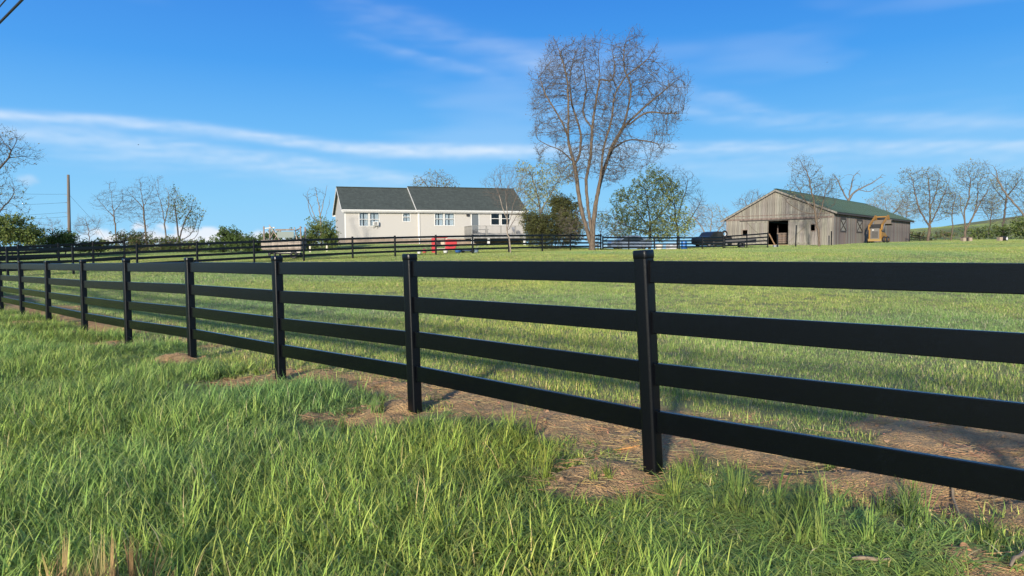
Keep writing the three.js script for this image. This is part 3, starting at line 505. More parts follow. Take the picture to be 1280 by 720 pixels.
  tree('hedgerow_tree', 'wispy bare hedgerow tree with many upright twigs', 'bare trees along the hedgerow', { seed: 45, px: 208, d: 75, R: .12, n: 320, step: .32, limbs: [[[208, 318, 0], [208, 290, 0], [205, 262, 0], [198, 236, 0]], [[207, 280], [214, 255], [214, 240]]], lobes: [[203, 255, 16, 26], [214, 262, 12, 22]], bark: 'grey' });
  tree('leafing_tree', 'hedgerow tree with several dark stems coming into pale green leaf', null, { seed: 46, px: 225, d: 70, R: .2, n: 420, step: .3, limbs: [[[225, 318, 0], [225, 300, 0], [222, 275, 0], [220, 255, 0]], [[225, 300], [232, 280], [240, 262], [245, 252]], [[225, 302], [240, 292], [248, 275]], [[225, 305], [246, 296], [252, 280], [258, 266]]], lobes: [[222, 256, 14, 20], [236, 262, 18, 20], [245, 275, 12, 14]], leaf: [2, .14, .12, LGR.concat(GRN)], bark: 'dark' });
  // between the hedgerow and the house
  tree('dead_tree', 'dead bare tree with pale upright limbs rising out of a green bush', null, { seed: 47, px: 402, d: 70, R: .17, r0: .014, n: 60, step: .3, kill: .7, twigs: .5, limbs: [[[402, 310, 0], [402, 288, 0], [401, 268, 0], [398, 248, 0], [396, 236, 0]], [[402, 288], [393, 268], [387, 252], [381, 244]], [[401, 270], [406, 252], [409, 240], [410, 232]], [[402, 280], [390, 270], [386, 256], [385, 240]], [[402, 282], [410, 262], [414, 248]], [[402, 290], [414, 280], [418, 272]]], lobes: [[398, 250, 14, 14]], bark: 'pale', twig: 'grey' });
  tree('rounded_tree', 'rounded budding tree crown showing over the house ridge', null, { seed: 48, px: 546, d: 118, R: .3, r0: .014, n: 420, step: .5, kill: .8, reach: 4, limbs: [[[546, 300, 0], [546, 260, 0], [546, 238, 0], [547, 222, 0]], [[546, 245], [532, 230], [526, 222]], [[546, 245], [560, 230], [566, 222]]], lobes: [[546, 228, 26, 17], [530, 234, 14, 12], [562, 234, 14, 12]], leaf: [.8, .16, .2, LGR], twigLen: .7, bark: 'grey' });
  tree('young_tree', 'young bare tree with a pale slim trunk standing before the deck', null, { seed: 49, px: 638, d: 51.5, R: .09, n: 330, step: .25, kill: .4, reach: 1.8, r0: .006, split: .03, limbs: [[[638, 314, 0], [637.5, 302, 0], [634.5, 292, 0], [634, 276, 0], [633, 255, 0], [632, 240, 0]], [[634.5, 286], [640, 264], [644, 248]], [[634, 276], [627, 255], [622, 240]], [[634, 290], [646, 270], [656, 255]]], lobes: [[632, 225, 26, 24], [628, 250, 18, 16], [644, 250, 18, 20]], bark: 'pale', twig: 'grey' });
  // right of the house
  tree('leafing_tree', 'tree in sparse yellow green leaf rising beside the house roof', null, { seed: 50, px: 676, d: 86, R: .26, n: 640, step: .36, kill: .6, reach: 3, limbs: [[[676, 305, 0], [676, 280, 0], [674, 255, 0], [668, 232, 0], [662, 215, 0]], [[676, 265], [690, 240], [700, 222]], [[675, 260], [660, 245], [650, 238]]], lobes: [[664, 228, 22, 26], [690, 222, 22, 24], [676, 252, 34, 20]], leaf: [3, .18, .14, [[.27, .29, .12], [.30, .29, .14], [.2, .24, .09]]], bark: 'grey' });
  shrub('cedar_tree', 'dark olive cedar standing at the end of the house deck', null, { cat: 'tree', seed: 51, px: 690, d: 68, lobes: [[690, 288, 34, 24, 1000], [708, 270, 20, 24, 620], [672, 288, 20, 20, 480], [700, 258, 14, 16, 320], [664, 280, 12, 16, 220], [716, 290, 14, 18, 260]], pal: CED, per: 14, spread: .24, size: .10, flat: .3 });
  tree('twig_thicket', 'brown twiggy thicket around the foot of the towering tree', null, { seed: 52, px: 748, d: 64, R: .1, n: 420, step: .26, kill: .45, limbs: [[[748, 312, 0], [748, 300, 0], [752, 284, 0]], [[748, 308], [726, 296], [712, 280]], [[748, 306], [762, 296], [770, 284]], [[748, 308], [736, 292], [730, 272]]], lobes: [[716, 286, 20, 18], [756, 288, 18, 16], [736, 278, 20, 20], [770, 292, 14, 12]], leaf: [1.2, .12, .09, BRN.concat(YGR)], bark: 'grey', twig: 'grey' });
  tree('leafing_tree', 'broad green leafing tree behind the parked silver car', null, { seed: 53, px: 812, d: 78, R: .24, n: 700, step: .34, kill: .55, reach: 3, limbs: [[[812, 312, 0], [812, 290, 0], [811, 270, 0], [808, 250, 0], [804, 235, 0]], [[812, 285], [795, 265], [782, 252]], [[812, 282], [830, 262], [838, 250]], [[812, 292], [790, 285], [776, 280]]], lobes: [[806, 240, 26, 24], [786, 262, 26, 28], [828, 262, 26, 26], [806, 278, 42, 24], [775, 285, 20, 18], [838, 288, 16, 14]], leaf: [6, .22, .14, [[.25, .29, .10], [.28, .30, .12], [.19, .25, .08], [.15, .20, .06]]], bark: 'dark' });
  tree('bare_tree', 'bare spreading tree behind the yard fence beside the green leafing tree', null, { seed: 54, px: 846, d: 84, R: .2, n: 520, step: .36, kill: .6, reach: 3, limbs: [[[846, 312, 0], [847, 292, 0], [844, 272, 0], [842, 250, 0], [838, 230, 0]], [[846, 286], [860, 276], [870, 262], [876, 250]], [[845, 276], [852, 250], [858, 232]], [[843, 258], [830, 240], [822, 228]]], lobes: [[838, 230, 20, 22], [858, 236, 20, 26], [872, 262, 12, 22]], bark: 'dark' });
  tree('rounded_tree', 'pale round bare tree fanning out beyond the yard fence', null, { seed: 55, px: 888, d: 120, R: .28, r0: .013, n: 520, step: .5, kill: .8, reach: 4, limbs: [[[888, 320, 0], [888, 300, 0], [888, 285, 0], [889, 268, 0]], [[888, 300], [874, 282], [866, 272]], [[888, 300], [902, 282], [910, 270]]], lobes: [[888, 272, 28, 19], [872, 284, 14, 12], [904, 284, 14, 12]], bark: 'pale', twig: 'pale', leaf: [.4, .15, .16, LGR], twigLen: .7 });
  tree('rounded_tree', 'small round bare tree showing over the low side of the barn roof', null, { seed: 56, px: 938, d: 125, R: .25, r0: .013, n: 240, step: .5, kill: .8, reach: 4, limbs: [[[938, 310, 0], [938, 275, 0], [939, 255, 0]], [[938, 268], [930, 252]], [[938, 268], [948, 250]]], lobes: [[939, 251, 17, 13]], bark: 'grey', twig: 'grey', twigLen: .7 });
  // at the barn
  tree('barnyard_tree', 'budding tree with arching low branches in front of the barn gable', null, { seed: 57, px: 1024, d: 74, R: .2, n: 560, step: .3, kill: .5, reach: 2.6, split: .03, limbs: [[[1024, 306, 0], [1022, 290, 0], [1018, 270, 0], [1016, 255, 0], [1012, 238, 0], [1008, 220, 0]], [[1017, 268], [1000, 264], [985, 254], [974, 244]], [[1020, 275], [1026, 258], [1030, 240]], [[1017, 262], [1004, 250], [996, 235]], [[1022, 280], [1030, 265], [1042, 255]]], lobes: [[1006, 222, 26, 24], [1016, 246, 24, 16], [1028, 238, 16, 18], [992, 238, 16, 16]], leaf: [.7, .1, .1, LGR.concat(BUD)], bark: 'brown' });
  tree('dead_tree', 'dead tree with crooked bare limbs reaching above the green barn roof', null, { seed: 58, px: 1060, d: 122, R: .4, r0: .03, n: 60, step: .6, kill: 1.2, reach: 4, twigs: .5, twigLen: .9, limbs: [[[1060, 310, 0], [1060, 275, 0], [1059, 252, 0], [1066, 240, 0], [1078, 234, 0], [1092, 226, 0], [1100, 219, 0]], [[1059, 252], [1050, 238], [1044, 226], [1040, 218]], [[1059, 248], [1062, 232], [1064, 222], [1070, 214]], [[1072, 237], [1084, 240], [1096, 232]]], lobes: [[1060, 228, 22, 12], [1088, 230, 14, 8]], bark: 'grey', twig: 'grey' });
  const rt = (seed, px, d, b, top, lobes, limbs, label, o = {}) => tree('field_edge_tree', label, 'bare trees along the field edge past the barn', { seed, px, d, R: .28, r0: .012, n: 420, step: .45, kill: .7, reach: 3.4, twigLen: .6, limbs, lobes, leaf: [1.5, .16, .14, [[.22, .25, .10], [.26, .25, .12], [.17, .14, .09]]], bark: 'brown', ...o });
  rt(61, 1106, 140, 300, 235, [[1106, 256, 26, 18], [1088, 264, 14, 14], [1124, 264, 14, 14]], [[[1106, 305, 0], [1106, 280, 0], [1106, 262, 0]], [[1106, 278], [1092, 260]], [[1106, 278], [1122, 258]]], 'pale round tree half hidden by the long barn roof', { twig: 'pale', n: 420 });
  rt(62, 1160, 112, 299, 207, [[1158, 226, 26, 20], [1142, 248, 20, 22], [1176, 244, 20, 26], [1160, 262, 26, 14]], [[[1160, 300, 0], [1161, 280, 0], [1160, 258, 0], [1158, 235, 0], [1155, 215, 0]], [[1161, 284], [1148, 262], [1142, 240], [1138, 225]], [[1161, 280], [1172, 258], [1178, 238], [1182, 222]], [[1160, 262], [1168, 240], [1170, 220]]], 'broad many limbed tree just beyond the rear corner of the barn', { n: 760, R: .34 });
  rt(63, 1188.5, 112, 300, 232, [[1188, 252, 12, 18]], [[[1188.5, 301, 0], [1189, 280, 0], [1188, 262, 0], [1192, 245, 0]]], 'thin straight tree standing beside the broad many limbed tree', { n: 160, R: .13 });
  rt(64, 1206, 116, 300, 210, [[1210, 228, 20, 18], [1200, 246, 14, 18], [1228, 236, 18, 22], [1220, 256, 22, 14]], [[[1206, 301, 0], [1205, 284, 0], [1203, 268, 0], [1208, 248, 0], [1210, 226, 0]], [[1205, 288], [1214, 272], [1222, 254], [1232, 240]], [[1205, 280], [1198, 262], [1195, 244]], [[1214, 272], [1218, 250], [1218, 230]]], 'twin stemmed tree behind the block pair on the field', { n: 620, R: .3 });
  rt(65, 1252.5, 124, 290, 208, [[1254, 230, 18, 20], [1266, 242, 14, 18], [1242, 244, 12, 18], [1270, 262, 14, 14]], [[[1252.5, 292, 0], [1253, 270, 0], [1255, 250, 0], [1253, 228, 0]], [[1255, 246], [1264, 236], [1270, 226]], [[1254, 252], [1244, 240], [1238, 228]]], 'dark trunked tree standing higher on the green hill', { n: 480, bark: 'dark' });
  tree('fallen_tree', 'pale leaning dead trunk slanting across the hillside trees', null, { seed: 66, px: 1292, d: 108, R: .24, r0: .02, n: 30, step: .5, kill: 1, twigs: .4, limbs: [[[1292, 295, 0], [1282, 276, 0], [1272, 262, 0], [1256, 245, 0], [1243, 226, 0], [1232, 212, 0], [1224, 200, 0]], [[1284, 278], [1280, 255], [1279, 230], [1281, 205]], [[1243, 226], [1238, 210], [1226, 204]]], lobes: [[1240, 218, 10, 10]], bark: 'grey', twig: 'brown' });
  for (const [k, px, d, sc] of [[0, 1130, 150, .8], [1, 1236, 140, .7], [2, 1290, 128, 1]]) rt(70 + k, px, d, 298, 240, [[px, 258, 16 * sc, 16 * sc], [px + 8, 268, 12 * sc, 10]], [[[px, 300, 0], [px, 280, 0], [px + 2, 258, 0]], [[px, 276], [px - 10, 258]]], ['faint twiggy tree far behind the barn end', 'small twiggy tree between the hillside trunks', 'twiggy tree rising behind the leaning dead trunk'][k], { n: 200, R: .16, twig: 'grey' });

  // shrubs: far left hedgerow, under the dead tree, on the hill
  const hg = 'shrubs of the far hedgerow', sh = (seed, px, d, lobes, label, pal = GRN, o = {}) => shrub('hedgerow_shrub', label, hg, { seed, px, d, lobes, pal, ...o });
  sh(81, 20, 47, [[14, 288, 28, 20, 420], [40, 296, 18, 14, 240], [-14, 290, 26, 24, 300]], 'large full green shrub below the budding tree', YGR.concat(GRN), { size: .10 });
  sh(82, 80, 50, [[84, 300, 16, 13, 220], [66, 304, 12, 10, 140]], 'green shrub at the foot of the utility pole');
  sh(83, 118, 52, [[112, 308, 14, 8, 130], [128, 306, 10, 8, 90]], 'low loose shrub right past the utility pole', YGR);
  sh(84, 168, 62, [[160, 302, 22, 14, 240], [180, 306, 20, 14, 220]], 'brownish scrub at the foot of the tallest bare tree', BRN.concat(GRN));
  sh(85, 216, 62, [[212, 306, 22, 12, 240], [240, 308, 20, 10, 200]], 'brown and green scrub under the leafing hedgerow tree', BRN.concat(GRN, GRN));
  sh(86, 290, 60, [[286, 296, 16, 12, 280], [302, 304, 26, 12, 330], [270, 308, 16, 10, 160]], 'dense dark green shrub between hedgerow and farm wagon', HED);
  sh(87, 330, 60, [[322, 306, 16, 10, 200], [340, 300, 14, 12, 200]], 'green shrub directly behind the farm wagon', HED);
  sh(88, 402, 66, [[402, 292, 20, 20, 460], [388, 300, 12, 12, 170], [416, 300, 10, 12, 140]], 'rounded green bush around the dead tree by the house', GRN.concat(YGR));
  sh(89, 370, 64, [[368, 300, 12, 12, 110]], 'thin brown shrub between the wagon and the rounded bush', BRN.concat(GRN));
  const hs = 'shrubs on the hillside at the field edge', hb = (seed, px, d, lobes, label, pal = HED) => shrub('hillside_shrub', label, hs, { seed, px, d, lobes, pal, size: .2, spread: .32, per: 8 });
  hb(91, 1150, 118, [[1148, 295, 14, 5, 60]], 'low scrub behind the sagging fence rails', GRN.concat(BRN)); hb(92, 1182, 120, [[1180, 294, 18, 5, 70]], 'low green scrub behind the thin straight tree', GRN.concat(BRN));
  hb(93, 1225, 122, [[1222, 292, 20, 8, 120]], 'green scrub on the slope behind the twin stemmed tree', GRN.concat(YGR)); hb(94, 1256, 118, [[1254, 289, 20, 10, 170]], 'green bush below the dark trunked tree', GRN.concat(YGR)); hb(95, 1288, 112, [[1284, 286, 20, 15, 280]], 'tall dense bush below the leaning dead trunk', GRN.concat(YGR));
  console.log('tree triangles', nTri);
}

// ------------------------------------------------------------------ the house
const lapT = tex(8, 128, (i, j) => (j % 16) / 16), shingT = tex(256, 256, (i, j) => { const row = Math.floor(j / 16), c = Math.floor((i + (row % 2) * 8 + h2(row, 3) * 9) / 16); return [0, 1, 2].map(k => .66 + .2 * (h2(c % 16, row) - .5) + .25 * (tnoise(i / 256 * 64, j / 256 * 64, 64) - .5) + (k === 1 ? .01 : 0)); });
const siding = mat(.46, .44, .41, .6, { bumpMap: rep(lapT, 1, 1.05), bumpScale: .012 }), whiteM = mat(.66, .655, .635, .5), foundM = mat(.36, .28, .215, .9, { map: rep(speckT, .5, .5), bumpMap: rep(grainT, .5, .5), bumpScale: .02 });
const roofM = mat(.085, .102, .088, .9, { map: rep(shingT, .22, .22), bumpMap: rep(shingT, .22, .22), bumpScale: .012 });
const glassM = new THREE.MeshPhysicalMaterial({ color: C(.9, .95, .97), roughness: .03, metalness: 0, transmission: 1, thickness: 0, ior: 1.5, side: THREE.DoubleSide });
const deckM = mat(.36, .35, .33, .8, { map: rep(woodT, .6, .4) }), drapeM = mat(.36, .40, .44, .9), darkM = mat(.02, .02, .022, .6), steelM = mat(.35, .36, .37, .4, { metalness: .6 });
function wallShape(w, pts, holes, depth, m, name, parent) {                // upright wall in its own xy plane with real openings
  const s = new THREE.Shape(pts.map(p => new THREE.Vector2(...p))); for (const [x0, y0, x1, y1] of holes) s.holes.push(new THREE.Path([[x0, y0], [x0, y1], [x1, y1], [x1, y0]].map(p => new THREE.Vector2(...p))));
  return mesh(name, new THREE.ExtrudeGeometry(s, { depth, bevelEnabled: false }), m, parent);
}
{
  const a = 20 * Math.PI / 180, O = V(-18.0, 2.08, -78), hs = thing('ranch_house', 'long beige ranch house with dark shingle roof standing on the rise', 'house', O, a);
  const LX = (px, z = 0) => { const s = (px - 640) / F, X0 = -18.0 + .342 * z, d0 = 78 - .94 * z; return (s * d0 - X0) / (.94 - .342 * s); };
  const LY = (py, x, z = 0) => { const d = 78 + .342 * x - .94 * z, px = 640 + F * (-18 + .94 * x + .342 * z) / d; const hor = 313.2 - .010 * (px - 640); return (hor - py) * d / F + 1.38 - 2.08; };
  const xm = LX(524), xe = LX(655.5), eave = 3.98, base = .72, DB = -8.6;
  function windowUnit(parent, x0, x1, y0, y1, z, drape) {
    const f = .075, q = new MB(); q.box(x0 - f, y0 - f, z - .02, x0, y1 + f, z + .035).box(x1, y0 - f, z - .02, x1 + f, y1 + f, z + .035).box(x0, y1, z - .02, x1, y1 + f, z + .034).box(x0, y0 - f, z - .02, x1, y0, z + .036); const ym = (y0 + y1) / 2; q.box(x0, ym - .03, z - .05, x1, ym + .03, z + .02);
    const w = q.build('window', whiteM, parent);
    for (const [b, t, zz] of [[y0, ym - .03, -.02], [ym + .03, y1, 0]]) new MB().quad(V(x0, b, z + zz), V(x1, b, z + zz), V(x1, t, z + zz), V(x0, t, z + zz)).build('pane', glassM, w);
    if (drape) for (const s of [0, 1]) { const c = new MB(), n = 10, xa = s ? x0 + (x1 - x0) * .56 : x0, xb = s ? x1 : x0 + (x1 - x0) * .44; for (let k = 0; k < n; k++) { const u = xa + (xb - xa) * k / n, v = xa + (xb - xa) * (k + 1) / n, d = k % 2 ? .03 : 0, e = k % 2 ? 0 : .03; c.quad(V(u, y0 - .05, z - .2 + d), V(v, y0 - .05, z - .2 + e), V(v, y1, z - .2 + e), V(u, y1, z - .2 + d)); } c.build('curtain', drapeM, w); }
    return w;
  }
  const W = (px0, px1, py0, py1, z = 0) => { const x0 = LX(px0, z), x1 = LX(px1, z), xc = (x0 + x1) / 2; return [x0, LY(py1, xc, z), x1, LY(py0, xc, z)]; };
  const ZR = .35;
  const wl = [W(451, 461.6, 266.3, 282.4), W(464.2, 475, 266.3, 282.4), W(505.4, 513.8, 266.3, 276.8)], wr = [W(545, 555, 266, 281.8, ZR), W(557.2, 568.6, 266, 281.8, ZR), W(615, 625, 266, 281, ZR), W(628, 638, 266, 281, ZR)], door = W(590.8, 599.2, 266.6, 292, ZR); door[1] = 1.02;
  for (const w of [...wl, ...wr]) w[3] = Math.min(w[3], 3.7); door[3] = Math.min(door[3], 3.62);
  // walls
  const fl = wallShape(0, [[0, base], [xm, base], [xm, eave], [0, eave]], wl, .16, siding, 'wall', hs); fl.position.z = -.16;
  const fr = wallShape(0, [[xm, base], [xe, base], [xe, eave], [xm, eave]], [...wr, door], .16, siding, 'wall', hs); fr.position.z = ZR - .16;
  const gable = (x, zf, ridge) => { const zm = (zf + DB) / 2, w = wallShape(0, [[-zf, base], [-DB, base], [-DB, eave], [-zm, ridge], [-zf, eave]], [], .15, siding, 'wall', hs); w.rotation.y = Math.PI / 2; w.position.x = x; return w; };
  const RL = 6.68, RR = 6.86; gable(.001, -.161, RL - .14); gable(xe - .151, ZR - .161, RR - .14); gable(xm, ZR - .161, RR - .14);
  new MB().box(0, base, DB, xe, eave, DB + .15).build('wall', siding, hs);
  new MB().box(.03, -.6, DB + .03, xm, base, -.03).box(xm, -.6, DB + .03, xe - .03, base - .001, ZR - .03).build('foundation', foundM, hs);
  new MB().box(.15, base, DB + .15, xe - .15, base + .05, -.16).build('floor', deckM, hs);
  new MB().box(.15, eave - .1, DB + .15, xe - .15, eave - .06, -.16).build('ceiling', whiteM, hs);
  // roofs: two sections, the one with the deck slightly higher and forward
  function roof(x0, x1, zf, ridge, ov) {
    const zm = (zf + DB) / 2, t = .12, run = zf - zm, slope = (ridge - eave) / run, ey = eave - slope * ov + .1, f = new MB();
    f.slab(V(x0, ey, zf + ov), V(x1, ey, zf + ov), V(x1, ridge, zm), V(x0, ridge, zm), t).slab(V(x1, ey, DB - ov), V(x0, ey, DB - ov), V(x0, ridge, zm), V(x1, ridge, zm), t);
    const r = f.build('roof', roofM, hs), w = new MB();
    w.box(x0, ey - .2, zf + ov, x1, ey - .03, zf + ov + .03).box(x0, ey - .30, DB - ov - .03, x1, ey - .03, DB - ov).box(x0 + .04, ey - .29, zf, x1 - .04, ey - .26, zf + ov - .002);
    for (const x of [x0, x1]) for (const s of [-1, 1]) { const z0 = s > 0 ? zf + ov : DB - ov; w.bar(V(x, ey - .13, z0), V(x, ridge - .13, zm), .05, .17); }
    w.build('fascia', whiteM, r); const g2 = new MB(); g2.box(x0 + .02, ey - .1, zf + ov + .031, x1 - .02, ey + .02, zf + ov + .14).build('gutter', whiteM, r); new MB().bar(V(x0, ridge + .03, zm), V(x1, ridge + .03, zm), .3, .05).build('ridge_cap', roofM, r);
  }
  roof(-.32, xm - .02, 0, RL, .35); roof(xm - .28, xe + .3, ZR, RR, .35);
  const tr = new MB(); for (const [x, z] of [[-.01, .02], [xm - .12, ZR + .02], [xe - .13, ZR + .02]]) tr.box(x, base, z - .06, x + .14, eave - .2, z); tr.build('corner_trim', whiteM, hs);
  const ds = new MB(); ds.box(xm - .02, .15, ZR + .02, xm + .07, eave - .15, ZR + .1); ds.build('downspout', whiteM, hs);
  wl.forEach(w => windowUnit(hs, w[0], w[2], w[1], w[3], 0, true)); wr.forEach((w, i) => windowUnit(hs, w[0], w[2], w[1], w[3], ZR, i < 2));
  { // door with a tall grey storm panel
    const [x0, y0, x1, y1] = door, q = new MB(); q.box(x0 - .09, y0, ZR - .02, x0, y1 + .09, ZR + .04).box(x1, y0, ZR - .02, x1 + .09, y1 + .09, ZR + .04).box(x0, y1, ZR - .02, x1, y1 + .09, ZR + .039); const d = q.build('door', whiteM, hs);
    new MB().box(x0, y0, ZR - .06, x1, y1, ZR - .02).build('door_leaf', mat(.13, .15, .165, .35), d); new MB().box(x1 - .12, y0 + .95, ZR - .02, x1 - .06, y0 + 1.1, ZR + .03).build('handle', steelM, d);
  }
  { const x = LX(585.4, ZR), y = LY(267.5, x, ZR); const q = new MB(); q.box(x - .06, y, ZR, x + .06, y + .12, ZR + .05).box(x - .13, y - .28, ZR + .05, x + .13, y + .02, ZR + .26); q.build('wall_lantern', darkM, hs); }
  { const ac = thing('window_air_conditioner', 'white boxy air conditioner jutting from a house window', 'air conditioner', V(0, 0, 0)), x0 = LX(467.6), x1 = LX(473.8), y0 = wl[1][1] + .02; ac.position.copy(V((x0 + x1) / 2, y0, 0).applyAxisAngle(V(0, 1, 0), a).add(O)); ac.rotation.y = a; const w = (x1 - x0) / 2; new MB().box(-w, 0, -.2, w, .42, .4).build('casing', whiteM, ac); const g2 = new MB(); for (let k = 0; k < 7; k++) g2.box(-w + .08, .06 + k * .045, .4, w - .12, .085 + k * .045, .415); g2.build('grille', darkM, ac); new MB().bar(V(-.2, -.02, .35), V(-.2, -.3, 0), .03, .03).bar(V(.2, -.02, .35), V(.2, -.3, 0), .03, .03).build('bracket', darkM, ac); }
  // the deck belongs to the house
  const dx0 = LX(590, 3.2), dx1 = LX(681, 3.2), dz = 3.2, dy = 1.0, dk = new MB(); dk.box(dx0, dy - .05, ZR + .003, dx1, dy, dz);
  const deck = dk.build('deck', deckM, hs);
  new MB().box(dx0, dy - .32, dz - .05, dx1, dy - .051, dz).box(dx0, dy - .32, ZR + .01, dx0 + .05, dy - .051, dz - .051).box(dx1 - .05, dy - .32, ZR + .01, dx1, dy - .051, dz - .051).build('rim_board', deckM, deck);
  for (let k = 0; k <= 5; k++) { const x = dx0 + .08 + (dx1 - dx0 - .16) * k / 5; new MB().box(x - .06, dy, dz - .14, x + .06, dy + 1.05, dz - .03).build('rail_post', deckM, deck); }
  for (const z of [ZR + .1, ZR + 1.4]) for (const x of [dx0 + .08, dx1 - .08]) new MB().box(x - .06, dy, z - .05, x + .06, dy + 1.05, z + .05).build('rail_post', deckM, deck);
  new MB().box(dx0, dy + 1.05, dz - .16, dx1, dy + 1.09, dz - .01).box(dx0 + .01, dy + 1.05, ZR + .01, dx0 + .14, dy + 1.089, dz - .161).box(dx1 - .14, dy + 1.05, ZR + .01, dx1 - .01, dy + 1.089, dz - .161).box(dx0 + .02, dy + .1, dz - .11, dx1 - .02, dy + .18, dz - .07).build('hand_rail', deckM, deck);
  for (let x = dx0 + .25; x < dx1 - .1; x += .14) new MB().box(x, dy + .18, dz - .1, x + .024, dy + 1.05, dz - .068).build('baluster', deckM, deck);
  for (let z = ZR + .25; z < dz - .2; z += .125) for (const x of [dx0 + .05, dx1 - .1]) new MB().box(x, dy + .05, z, x + .038, dy + 1.05, z + .038).build('baluster', deckM, deck);
  for (const px of [592, 612, 657, 679]) { const x = LX(px, dz); new MB().box(x - .12, -.6, dz - .3, x + .12, dy - .05, dz - .08).build('deck_pier', whiteM, deck); }
  // furniture on the deck
  const wpos = (x, y, z) => V(x, y, z).applyAxisAngle(V(0, 1, 0), a).add(O);
  const chair = (px, turn, label, m) => { const c = thing('deck_chair', label, 'chair', wpos(LX(px, 2.2), dy, 2.2), a + turn, 'chairs on the deck'); new MB().box(-.27, .36, -.26, .27, .4, .26).build('seat', m, c); const b = new MB(); for (let k = 0; k < 5; k++) b.bar(V(-.2 + k * .1, .4, -.24), V(-.22 + k * .11, 1.0, -.46), .075, .02); b.build('backrest', m, c); for (const s of [-1, 1]) for (const z of [-.24, .24]) new MB().box(s * .27 - .03, 0, z - .03, s * .27 + .03, z > 0 ? .6 : .36, z + .03).build('leg', m, c); for (const s of [-1, 1]) new MB().box(s * .27 - .06, .6, -.3, s * .27 + .06, .63, .32).build('armrest', m, c); };
  chair(668, .5, 'white slatted chair at the open end of the deck', whiteM); chair(673, -.6, 'second white slatted chair at the open end of the deck', whiteM); chair(645, .1, 'grey slatted chair on the deck below the double window', steelM);
  { const t = thing('patio_table', 'low grey table on the deck beside the door', 'table', wpos(LX(603, 2), dy, 2), a); new MB().box(-.7, .66, -.4, .7, .71, .4).build('tabletop', steelM, t); for (const x of [-.6, .6]) for (const z of [-.32, .32]) new MB().box(x - .03, 0, z - .03, x + .03, .66, z + .03).build('leg', steelM, t); }
}

